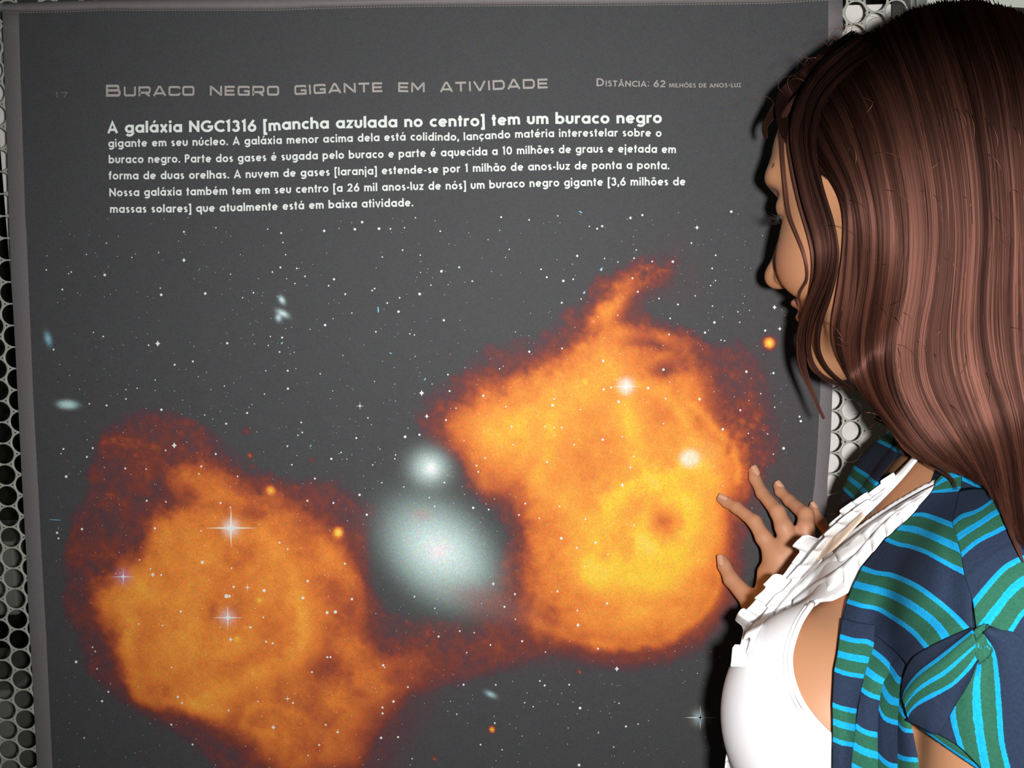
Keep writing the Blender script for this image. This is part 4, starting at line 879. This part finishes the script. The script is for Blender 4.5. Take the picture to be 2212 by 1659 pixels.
def phase(t):
    t = np.asarray(t, float); g = np.floor(t / 3); r_ = t - g * 3
    return g + np.interp(r_, [0, 1, 2, 3], [.036, .247, .449, 1.036]) - .01
def setphase(o, ph):
    at_ = o.data.attributes.new('phase', 'FLOAT', 'POINT'); at_.data.foreach_set('value', np.asarray(ph, np.float32).ravel())
def card_raw(p):
    d = torso_sdf(p)
    sl_ = smin(cone(p, SHN, ELN, .049, .046), cone(p, SHF, ELF, .049, .046), .01)
    return smin(d, sl_, .03)
op_px = [(1990, 1075), (1930, 1140), (1868, 1212), (1840, 1262), (1828, 1310), (1812, 1400), (1800, 1500), (1800, 1590), (1802, 1700)]
op = loc(on(lambda p: card_raw(p) - .007, op_px)); OPU = op[::-1, 2]; OPF = op[::-1, 0]
FARP = [(2010, 960), (1994, 985), (1962, 1030), (1914, 1078), (1852, 1132), (1806, 1178), (1700, 1290), (1700, 1900), (2400, 1900), (2400, 960)]
def card_sdf(p):
    q = loc(p); d = card_raw(p) - .007
    fo_ = np.interp(q[:, 2], OPU, OPF)
    top_ = np.clip((q[:, 2] - OPU[-1]) / .06, 0, 1)
    cut = q[:, 0] - (fo_ - .004 - top_ * .03)
    al = np.abs(q[:, 1])
    far = q[:, 1] < np.where(q[:, 2] > -.04, .045, 0)
    cut = np.where(far, np.where(q[:, 0] > -.03, pxcut(p, FARP), -1.0), cut)
    nk = .062 - np.linalg.norm((q - np.array([-.03, 0, 0]))[:, :2], axis=1)
    nk = np.where((q[:, 2] > .0) & (q[:, 1] > -.02), nk, -1)
    inner = .055 - al; cut = np.where((q[:, 0] > -.02) & ~far, np.maximum(cut, inner), cut)
    hem = (-.184 - .6 * (p[:, 0] - .218)) - p[:, 2]
    cut = np.where(far & (q[:, 0] > -.03), np.maximum(cut, -.108 - p[:, 2]), cut)
    armside = al - .118
    hem = np.where(q[:, 1] > 0, hem, -.106 - p[:, 2])
    cut = np.maximum(cut, np.minimum(hem, armside))
    return smax(smax(d, cut, .003), nk, .004)
cV, cF = polygonise(card_sdf, (.12, .44, -.47), (.52, .92, .03), .0026)
cdg = mesh_obj('cardigan', LW(cV), cF, m_knit, smooth=True); keep(cdg, person); cdg['label'] = 'navy, green and bright blue striped cardigan'
ql = loc(cV); cc = (-ql[:, 2] * .86 + .35 * np.minimum(ql[:, 0], 0.08) + .062) / .040
setphase(cdg, cc)
def patch(name, rows, n=60, sub=10, off=.004, fold=None, wob=.0, label=None, fn=None):
    """cloth panel whose rows are the stripe lines seen on it, laid on the body below and given thickness"""
    R0 = [(t, cat_rom(p_, n)) for t, p_ in rows]; G, T_ = [], []
    ts = np.array([a for a, _ in R0], float); A = np.array([b for _, b in R0])
    cum = np.r_[0, np.cumsum(np.linalg.norm(np.diff(A[:, n // 2], axis=0), axis=1))]
    m_ = max(12, int(cum[-1] / 4)); u = np.linspace(0, cum[-1], m_); u = np.unique(np.r_[u, cum])
    G = np.empty((len(u), n, 2))
    for k in (0, 1):
        for j in range(n): G[:, j, k] = np.interp(u, cum, A[:, j, k])
    # soften the row-to-row kinks
    G2 = G.copy()
    for _ in range(2): G2[1:-1] = .5 * G2[1:-1] + .25 * (G2[:-2] + G2[2:])
    T_ = np.interp(u, cum, ts)
    f_ = fn or (lambda p: card_raw(p) - .009)
    d, _ = trace(f_, G2[..., 0], G2[..., 1]); d = d.reshape(G.shape[:2])
    for _ in range(6):
        d[1:-1] = .5 * d[1:-1] + .25 * (d[:-2] + d[2:]); d[:, 1:-1] = .5 * d[:, 1:-1] + .25 * (d[:, :-2] + d[:, 2:])
    d = d - off
    if fold is not None:
        uu_, vv_ = np.meshgrid(u / u[-1], np.linspace(0, 1, n), indexing='ij'); d = d + fold(uu_, vv_)
    o = mesh_obj(name, LW(L3(G2[..., 0], G2[..., 1], d).reshape(-1, 3)), grid_faces(len(u), n)[:, ::-1], m_knit, smooth=True); keep(o, cdg)
    setphase(o, np.repeat(phase(T_)[:, None], n, 1))
    sm = o.modifiers.new('solid', 'SOLIDIFY'); sm.thickness = .0016; sm.offset = -1
    if label: o['label'] = label
    return o
A_rows = [(-2.6, [(2020, 1040), (2044, 1014), (2078, 998)]), (-2, [(2020, 1049), (2050, 1030), (2076, 1021)]), (-1, [(2013, 1062), (2045, 1060), (2074, 1056)]),
 (0, [(1973, 1111), (1994, 1110), (2023, 1119), (2058, 1133)]), (1, [(1942, 1139), (1975, 1143), (2020, 1160), (2074, 1184)]), (2, [(1912, 1164), (1940, 1176), (1965, 1181), (2000, 1193), (2050, 1220), (2094, 1241)]),
 (3, [(1860, 1224), (1890, 1235), (1931, 1242), (1983, 1266), (2030, 1300), (2070, 1335), (2102, 1370)]), (4, [(1843, 1260), (1899, 1275), (1940, 1290), (1990, 1320), (2025, 1350), (2050, 1388)]),
 (5, [(1828, 1299), (1860, 1309), (1893, 1315), (1925, 1333), (1970, 1365), (2010, 1409)]), (5.85, [(1817, 1352), (1850, 1362), (1888, 1372), (1915, 1392), (1950, 1426), (1966, 1455)])]
fa = lambda u, v: .0015 * np.sin(v * 16 + u * 3) * np.clip(u * 2 - .4, 0, 1)
patch('front_panel', A_rows, 70, fold=fa, off=.003)
B_rows = [(-1, [(2073, 1056), (2100, 1053), (2132, 1056), (2180, 1064)]), (0, [(2056, 1131), (2075, 1115), (2105, 1105), (2130, 1090), (2160, 1066), (2215, 1050)]), (1, [(2067, 1161), (2100, 1140), (2130, 1120), (2153, 1105), (2235, 1070)]),
 (2, [(2076, 1199), (2110, 1170), (2150, 1150), (2177, 1137), (2250, 1105)]), (2.5, [(2084, 1246), (2120, 1214), (2160, 1186), (2195, 1170), (2256, 1148)]), (3, [(2102, 1302), (2140, 1255), (2173, 1222), (2212, 1203), (2262, 1190)]), (4, [(2110, 1366), (2148, 1319), (2181, 1277), (2212, 1252), (2266, 1225)]),
 (5, [(2178, 1379), (2195, 1349), (2212, 1325), (2262, 1280)]), (5.8, [(2196, 1392), (2215, 1380), (2235, 1360), (2268, 1330)])]
patch('shoulder_panel', B_rows, 60, off=.0045)
dn_ = lambda u, v: .0030 * v ** 3 - .0018 * np.sin(v * math.pi)
dn2 = lambda u, v: dn_(u, v) + .009 * np.clip(1 - u * 5.5, 0, 1)
P1 = [(5.45, [(1819, 1335), (1850, 1343), (1890, 1350)]), (6, [(1814, 1373), (1845, 1382), (1872, 1384), (1888, 1392)]), (7, [(1809, 1412), (1840, 1419), (1879, 1426)]), (8, [(1802, 1446), (1830, 1456), (1867, 1462)]), (9, [(1798, 1521), (1820, 1529), (1851, 1535)]),
 (10, [(1799, 1558), (1820, 1565), (1848, 1572)]), (11, [(1799, 1597), (1820, 1605), (1844, 1609)]), (12, [(1798, 1688), (1815, 1694), (1838, 1700)]), (13, [(1798, 1728), (1836, 1740)]), (14, [(1798, 1768), (1834, 1780)])]
patch('front_pleat', P1, 30, off=.0085, fold=dn_)
P2 = [(5.35, [(1876, 1340), (1925, 1365), (1968, 1395)]), (6, [(1882, 1402), (1905, 1420), (1920, 1436), (1932, 1455)]), (7, [(1870, 1446), (1890, 1462), (1912, 1472)]), (8, [(1860, 1490), (1880, 1502), (1903, 1509)]), (9, [(1848, 1566), (1870, 1580), (1898, 1586)]),
 (10, [(1843, 1610), (1870, 1624), (1900, 1633)]), (11, [(1838, 1652), (1870, 1668), (1900, 1674)]), (12, [(1834, 1740), (1900, 1750)]), (13, [(1832, 1780), (1900, 1790)])]
patch('front_pleat', P2, 30, off=.0058, fold=dn2)
P3 = [(5.4, [(1930, 1380), (1960, 1400), (1985, 1412)]), (6, [(1916, 1433), (1929, 1449), (1940, 1466), (1958, 1474)]), (7, [(1903, 1478), (1914, 1500), (1925, 1512), (1946, 1518)]), (8, [(1896, 1522), (1905, 1545), (1918, 1556), (1942, 1563)]), (9, [(1892, 1625), (1910, 1643), (1925, 1652), (1943, 1655)]),
 (10, [(1892, 1668), (1915, 1690), (1943, 1696)]), (11, [(1892, 1710), (1943, 1736)])]
patch('front_pleat', P3, 26, off=.0032, fold=dn2)
P4 = [(5.5, [(1945, 1440), (1958, 1446), (1975, 1452)]), (6, [(1943, 1486), (1955, 1494), (1966, 1500)]), (7, [(1940, 1526), (1950, 1540), (1964, 1548)]), (8, [(1939, 1562), (1952, 1577), (1972, 1580)]), (9, [(1937, 1630), (1954, 1637), (1983, 1640)]), (10, [(1936, 1672), (1990, 1682)]), (11, [(1936, 1712), (1996, 1722)])]
patch('front_pleat', P4, 20, off=.0008, fold=dn2)
C_rows = [(-.9, [(2098, 1412), (2060, 1450), (2020, 1500), (1998, 1566)]), (0, [(2101, 1424), (2078, 1470), (2060, 1515), (2062, 1560), (2078, 1612)]), (1, [(2108, 1420), (2108, 1500), (2114, 1560), (2132, 1668)]),
 (2, [(2128, 1362), (2151, 1408), (2158, 1463), (2162, 1532), (2166, 1601), (2184, 1680)]), (2.9, [(2140, 1358), (2200, 1372), (2236, 1440), (2252, 1560), (2268, 1700)])]
hl = lambda u, v: -.004 * np.exp(-(v / .12) ** 2) + .0015 * np.sin(u * 14) * (1 - v)
patch('sleeve', C_rows, 60, off=.0055, fold=hl)
D_rows = [(2.15, [(2104, 1360), (2050, 1381), (2005, 1403), (1975, 1424), (1958, 1460), (1953, 1500)]), (3, [(2106, 1366), (2074, 1392), (2034, 1424), (1990, 1458), (1963, 1490), (1955, 1512)]), (4, [(2108, 1388), (2073, 1421), (2043, 1449), (1996, 1480), (1971, 1504), (1958, 1524)]),
 (5, [(2108, 1418), (2090, 1446), (2057, 1480), (2012, 1504), (1985, 1522), (1964, 1546)]), (5.9, [(2108, 1432), (2090, 1470), (2060, 1520), (2030, 1582), (1995, 1570), (1960, 1552)])]
cf = lambda u, v: -.005 * np.sin(np.clip(u, 0, 1) * math.pi) - .003 * np.exp(-((u - .3) / .1) ** 2)
patch('rolled_cuff', D_rows, 60, off=.0075, fold=cf)
# the gathered knot holding the sleeve up
kc = on(lambda p: card_raw(p) - .012, [(2108, 1385)])[0]
gk = np.stack(np.meshgrid(np.linspace(0, 2 * math.pi, 25), np.linspace(.05, math.pi - .05, 15), indexing='ij'), -1).reshape(-1, 2)
kr = 1 + .16 * np.sin(gk[:, 0] * 4 + gk[:, 1] * 3)
kV = kc + np.stack([.0058 * kr * np.cos(gk[:, 0]) * np.sin(gk[:, 1]) + .002 * np.cos(gk[:, 1]), .0050 * kr * np.sin(gk[:, 0]) * np.sin(gk[:, 1]), .0088 * kr * np.cos(gk[:, 1])], -1) + np.array([0, -.006, 0])
kn = mesh_obj('knot', LW(kV), grid_faces(25, 15), m_knit, smooth=True); keep(kn, cdg); setphase(kn, .10 + .10 * np.sin(gk[:, 1]) ** 2)
# ------------------------------------------------------------------ hair
def hairvol(p):
    q = (p - HC) @ HM.T
    d = ell(q, (-.037, 0, .035), (.103, .090, .085))
    d = smin(d, cone(p, hd(-.030, .052, .02), L(2065, 860, .615), .040, .036), .04)
    d = smin(d, cone(p, L(2065, 860, .615), L(2160, 1080, .600), .034, .020), .03)
    d = smin(d, cone(p, hd(-.075, .01, .02), L(2260, 1000, .640), .060, .050), .05)
    d = smin(d, cone(p, L(2260, 1000, .640), L(2275, 1180, .62), .050, .036), .03)
    return d
def strand_sdf(p): return smin(smin(hairvol(p), head_sdf(p) - .004, .012), card_raw(p) - .017, .02)
def mass_sdf(p):
    q = (p - HC) @ HM.T
    fc = -.012 + np.maximum(0, q[:, 2] - .058) * 2.6 + np.minimum(0, q[:, 2] + .05) * .25
    fc = np.where(q[:, 1] < 0, fc + np.clip(-q[:, 1] * .4, 0, .03), fc)
    return smax(smax(hairvol(p) + .008, q[:, 0] - fc, .012), -(head_sdf(p) + .004), .004)
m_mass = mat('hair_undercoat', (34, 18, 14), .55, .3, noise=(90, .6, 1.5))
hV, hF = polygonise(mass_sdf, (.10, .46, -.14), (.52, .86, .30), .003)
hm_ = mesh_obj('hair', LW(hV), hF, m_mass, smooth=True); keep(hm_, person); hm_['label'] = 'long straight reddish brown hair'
m_hair = bpy.data.materials.new('hair_strand'); m_hair.use_nodes = True; nt = m_hair.node_tree; nt.nodes.clear()
out = nt.nodes.new('ShaderNodeOutputMaterial')
def hnode(kind, comp, ru, rv):
    n = nt.nodes.new('ShaderNodeBsdfHair'); n.component = comp; n.inputs['RoughnessU'].default_value = ru; n.inputs['RoughnessV'].default_value = rv; return n
hr = hnode('r', 'Reflection', .22, .8); htn = hnode('t', 'Transmission', .45, .9); hd_ = nt.nodes.new('ShaderNodeBsdfDiffuse')
hi = nt.nodes.new('ShaderNodeHairInfo'); ta = nt.nodes.new('ShaderNodeAttribute'); ta.attribute_name = 'tone'
av = nt.nodes.new('ShaderNodeMath'); av.operation = 'MULTIPLY_ADD'; av.inputs[1].default_value = .35; nt.links.new(hi.outputs['Random'], av.inputs[0]); nt.links.new(ta.outputs['Fac'], av.inputs[2])
ic = nt.nodes.new('ShaderNodeMapRange'); ic.interpolation_type = 'SMOOTHSTEP'; ic.inputs['From Min'].default_value = .06; ic.inputs['From Max'].default_value = .64; ic.inputs['To Min'].default_value = .07; ic.inputs['To Max'].default_value = 1.0  # darkens strands towards the root: dark roots plus painted shade on the crown
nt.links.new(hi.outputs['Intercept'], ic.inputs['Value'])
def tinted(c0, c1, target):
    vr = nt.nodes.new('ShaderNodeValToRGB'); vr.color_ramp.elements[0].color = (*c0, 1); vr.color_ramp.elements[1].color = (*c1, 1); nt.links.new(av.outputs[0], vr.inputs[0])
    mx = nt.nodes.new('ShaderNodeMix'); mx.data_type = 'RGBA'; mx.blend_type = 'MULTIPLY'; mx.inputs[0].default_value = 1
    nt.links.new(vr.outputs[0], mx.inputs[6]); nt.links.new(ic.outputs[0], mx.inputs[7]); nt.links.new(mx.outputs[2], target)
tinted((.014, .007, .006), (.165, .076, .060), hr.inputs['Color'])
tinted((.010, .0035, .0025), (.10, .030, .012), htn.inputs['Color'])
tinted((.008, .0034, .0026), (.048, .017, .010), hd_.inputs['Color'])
a1 = nt.nodes.new('ShaderNodeAddShader'); a2 = nt.nodes.new('ShaderNodeAddShader')
nt.links.new(hr.outputs[0], a1.inputs[0]); nt.links.new(htn.outputs[0], a1.inputs[1]); nt.links.new(a1.outputs[0], a2.inputs[0]); nt.links.new(hd_.outputs[0], a2.inputs[1]); nt.links.new(a2.outputs[0], out.inputs[0])
TONE = []
K = 30
def guide(px, off=0.0, fn=strand_sdf):
    c = cat_rom(px, K); d, hit = trace(fn, c[:, 0], c[:, 1])
    for _ in range(5): d[1:-1] = .5 * d[1:-1] + .25 * (d[:-2] + d[2:])
    return np.c_[c, d - off]
STR, RAD = [], []
def lock(g, w, n, clumps, rad=.00021, lay=.006, jit=1.0, seed=0, tip=.35, trim=.12, root=1.0, off=0.0, dark=0.0):
    """strands along one guide (px, py, depth); w: half-width in pixels along it"""
    r_ = np.random.default_rng(seed); w = np.interp(np.linspace(0, 1, K), np.linspace(0, 1, len(w)), w)
    tg = np.gradient(g[:, :2], axis=0); tg /= np.linalg.norm(tg, axis=1, keepdims=True); nr = np.c_[-tg[:, 1], tg[:, 0]]; s_ = np.linspace(0, 1, K)
    for c in range(clumps):
        co = r_.uniform(-1, 1); cd = r_.uniform(0, lay); wv = r_.normal(0, 1.6 * jit); ph = r_.uniform(0, 6.28); fr = r_.uniform(1, 2.5)
        tn = r_.uniform(.0, .65) - dark  # dark lowers the tone of front locks, painting in the crown's shade
        for _ in range(n // clumps):
            TONE.append(tn); o_ = r_.normal(0, .16); e = co + o_ * (1 - (1 - tip) * s_); m_ = wv * np.sin(ph + fr * 6.28 * s_) * s_ + r_.normal(0, .5 * jit) * s_
            rs = r_.uniform(0, .10) * root; sp = rs + (1 - rs) * s_
            g_ = np.stack([np.interp(sp, s_, g[:, v]) for v in range(3)], -1); nr_ = np.stack([np.interp(sp, s_, nr[:, v]) for v in range(2)], -1)
            xy = g_[:, :2] + nr_ * (e * np.interp(sp, s_, w) + m_)[:, None]
            dd = g_[:, 2] - off * np.clip(sp * 6, 0, 1) - cd * np.sin(np.pi * np.clip(s_ * .9 + .1, 0, 1)) - r_.uniform(0, .0025) * np.sin(np.pi * s_)
            L_ = 1 - trim * r_.random() ** 2; ks = s_ * L_
            P_ = np.stack([np.interp(ks, s_, v) for v in (xy[:, 0], xy[:, 1], dd)], -1)
            STR.append(P_); RAD.append(rad * r_.uniform(.7, 1.3))
MG = [[(1700, 218), (1742, 295), (1772, 345), (1800, 388), (1818, 425), (1825, 470), (1826, 515), (1822, 570), (1814, 640), (1803, 705), (1808, 753), (1824, 792), (1846, 826), (1878, 856), (1912, 900), (1948, 962), (1978, 988)],
 [(1734, 172), (1792, 275), (1835, 370), (1858, 450), (1864, 520), (1860, 600), (1848, 680), (1841, 740), (1848, 800), (1872, 850), (1912, 905), (1958, 962), (2004, 1000)],
 [(1782, 132), (1852, 255), (1885, 370), (1905, 480), (1905, 580), (1893, 670), (1885, 740), (1891, 810), (1914, 870), (1955, 930), (2005, 985), (2062, 1022)],
 [(1846, 96), (1912, 225), (1950, 370), (1965, 500), (1958, 610), (1940, 700), (1932, 780), (1944, 850), (1980, 920), (2030, 980), (2092, 1030)],
 [(1908, 62), (1967, 205), (2005, 360), (2020, 500), (2012, 620), (1995, 720), (1995, 800), (2018, 870), (2064, 940), (2112, 1010), (2142, 1062)],
 [(1972, 28), (2030, 195), (2065, 350), (2078, 500), (2070, 620), (2062, 720), (2073, 810), (2103, 890), (2142, 980), (2166, 1080), (2184, 1140)],
 [(2042, 10), (2100, 180), (2130, 350), (2140, 500), (2135, 620), (2135, 720), (2152, 820), (2178, 900), (2197, 1000), (2208, 1100), (2226, 1200)],
 [(2112, 8), (2170, 170), (2195, 350), (2202, 500), (2200, 650), (2206, 780), (2226, 900), (2237, 1050), (2244, 1200)],
 [(2182, 26), (2240, 170), (2262, 350), (2268, 600), (2276, 900), (2284, 1190)],
 [(2250, 60), (2300, 200), (2335, 400), (2340, 700), (2338, 1000), (2336, 1150)]]
GU = np.array([guide(g, .001) for g in MG])
def mass(n, clumps, lo, hi_, lay=.010, seed=1, rad=.00022):
    r_ = np.random.default_rng(seed); s_ = np.linspace(0, 1, K)
    for c in range(clumps):
        x0 = r_.uniform(lo, hi_); cd = r_.uniform(0, lay); drift = r_.normal(0, .22); wv = r_.normal(0, 5.0); ph = r_.uniform(0, 6.28); fr = r_.uniform(.8, 2.2); spread = r_.uniform(.05, .16)
        tn = .85 * r_.random() ** 1.7
        for _ in range(n // clumps):
            TONE.append(tn); x = np.clip(x0 + drift * s_ ** 2 + r_.normal(0, spread) * (1 - .55 * s_), 0, 8.999); i = x.astype(int); f = (x - i)[:, None]
            k = np.arange(K); P_ = GU[i, k] * (1 - f) + GU[i + 1, k] * f
            P_ = P_.copy(); P_[:, 0] += wv * np.sin(ph + fr * 6.28 * s_) * s_ + r_.normal(0, 1.2) * s_
            P_[:, 1] += r_.normal(0, 5) * (1 - s_)
            P_[:, 2] -= cd * np.sin(np.pi * np.clip(s_ * .85 + .12, 0, 1)) + r_.uniform(0, .003) * np.sin(np.pi * s_)
            L_ = 1 - .16 * r_.random() ** 2; ks = s_ * L_
            STR.append(np.stack([np.interp(ks, s_, P_[:, v]) for v in range(3)], -1)); RAD.append(rad * r_.uniform(.7, 1.3))
mass(13500, 300, .05, 8.9)
mass(1500, 60, .0, .6, lay=.006, seed=4)
lock(guide([(1850, 104), (1782, 150), (1728, 205), (1690, 250), (1688, 300), (1690, 354), (1697, 423), (1703, 464), (1718, 503), (1737, 549), (1744, 583), (1744, 608), (1728, 630), (1726, 652), (1736, 668)]), [30, 14, 8, 5, 5, 4, 3, 2], 170, 4, seed=11, lay=.002, off=.003)
lock(guide([(1860, 106), (1795, 152), (1744, 212), (1708, 290), (1712, 354), (1721, 400), (1731, 441), (1742, 480), (1751, 515), (1758, 560), (1756, 600), (1748, 640), (1742, 690)]), [30, 16, 12, 5, 4, 5, 5, 3], 260, 6, seed=12, lay=.003, off=.003)
lock(guide([(1880, 100), (1806, 152), (1756, 220), (1730, 290), (1738, 354), (1752, 423), (1766, 469), (1778, 515), (1782, 560), (1775, 610), (1758, 650), (1742, 690), (1733, 730), (1731, 775), (1738, 808), (1750, 835), (1766, 876), (1780, 905)]), [30, 30, 28, 20, 19, 20, 17, 14, 12, 6, 2], 900, 16, seed=13, lay=.005, off=.005, dark=.3)
lock(guide([(1890, 106), (1806, 168), (1758, 240), (1752, 330), (1766, 400), (1784, 460), (1796, 515), (1796, 560), (1784, 610), (1766, 650), (1750, 700), (1744, 750), (1756, 792), (1780, 816), (1812, 828), (1845, 842)]), [30, 20, 20, 16, 12, 8, 7, 8, 8, 5, 4, 3], 420, 9, seed=14, lay=.004, off=.006, dark=.3)
lock(guide([(1880, 108), (1806, 162), (1760, 230), (1750, 320), (1764, 372), (1778, 423), (1790, 457), (1802, 503), (1808, 549), (1801, 596), (1786, 644), (1768, 695), (1763, 741), (1771, 774), (1790, 803), (1816, 824), (1850, 846)]), [30, 20, 22, 14, 6, 5, 5, 6, 7, 6, 4, 3], 420, 8, seed=15, lay=.004, off=.006, dark=.3)
lock(guide([(1860, 96), (1796, 128), (1732, 180), (1690, 220), (1666, 250), (1652, 275), (1656, 300)]), [30, 22, 22, 18, 10, 3], 420, 10, seed=16, lay=.006, dark=.7)
lock(guide([(1870, 98), (1806, 132), (1745, 184), (1705, 215), (1700, 260), (1708, 300), (1720, 330)]), [30, 22, 26, 24, 18, 4], 420, 10, seed=17, lay=.006, dark=.7)
lock(guide([(1900, 90), (1842, 118), (1782, 176), (1745, 230), (1748, 300), (1768, 355), (1795, 385)]), [30, 26, 30, 26, 16, 6], 500, 10, seed=18, lay=.006, dark=.7)
# thin wisps across the chest, the shoulder and the far rim
cf_ = lambda p: np.minimum(np.minimum(body_sdf(p) - .006, card_raw(p) - .016), hairvol(p))
for i, pts in enumerate(([(1930, 930), (1975, 985), (2020, 1015), (2050, 1035), (2068, 1058)], [(1960, 960), (2000, 990), (2040, 1020), (2062, 1040), (2066, 1060)], [(1890, 900), (1925, 925), (1940, 960), (1955, 990)], [(2140, 1000), (2160, 1080), (2180, 1150), (2205, 1190)], [(2120, 980), (2150, 1060), (2175, 1130), (2212, 1215)])):
    lock(guide(pts, .002, cf_), [5, 3, 1.5], 26 if i < 3 else 160, 2 if i < 3 else 5, seed=30 + i, lay=.002)
r_ = np.random.default_rng(99)
for i in range(30):       # loose curls standing off the crown and the forehead
    x = r_.uniform(1660, 1960); y = np.interp(x, [1655, 1690, 1740, 1800, 1870, 1935, 1975], [250, 195, 138, 102, 70, 42, 18]); a = r_.uniform(-3.0, -.6); R0 = r_.uniform(25, 75)
    pts = [(x + R0 * t * math.cos(a + 1.7 * t * (1 if i % 2 else -1)), y + R0 * t * math.sin(a + 1.7 * t * (1 if i % 2 else -1))) for t in np.linspace(0, 1, 7)]
    c = cat_rom([(x + 10, y + 16)] + pts, K); STR.append(np.c_[c, np.full(K, .688)]); RAD.append(.00012); TONE.append(.6)
for i in range(45):      # short lit stray hairs lying on the surface
    x = r_.uniform(1780, 2200); y = r_.uniform(150, 900); a = r_.uniform(-.4, 1.2) if i % 3 else r_.uniform(0, 3.1); R0 = r_.uniform(20, 70)
    pts = [(x + R0 * t * math.cos(a + .5 * t), y + R0 * t * math.sin(a + .5 * t)) for t in np.linspace(0, 1, 5)]
    STR.append(guide(pts, .013)); RAD.append(.00013); TONE.append(.8)
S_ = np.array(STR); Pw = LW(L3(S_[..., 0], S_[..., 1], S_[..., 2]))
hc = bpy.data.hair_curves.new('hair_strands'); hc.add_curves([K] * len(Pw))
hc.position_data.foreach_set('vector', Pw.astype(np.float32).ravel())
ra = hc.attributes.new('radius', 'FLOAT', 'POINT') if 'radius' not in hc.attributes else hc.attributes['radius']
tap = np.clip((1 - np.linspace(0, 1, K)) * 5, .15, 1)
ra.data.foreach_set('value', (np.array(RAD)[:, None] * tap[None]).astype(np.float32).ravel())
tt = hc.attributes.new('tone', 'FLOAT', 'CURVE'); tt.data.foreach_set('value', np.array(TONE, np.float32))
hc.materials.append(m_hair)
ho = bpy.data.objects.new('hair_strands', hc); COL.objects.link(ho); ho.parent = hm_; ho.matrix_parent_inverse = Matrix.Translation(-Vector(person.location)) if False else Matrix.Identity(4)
tag(ho, kind='stuff')
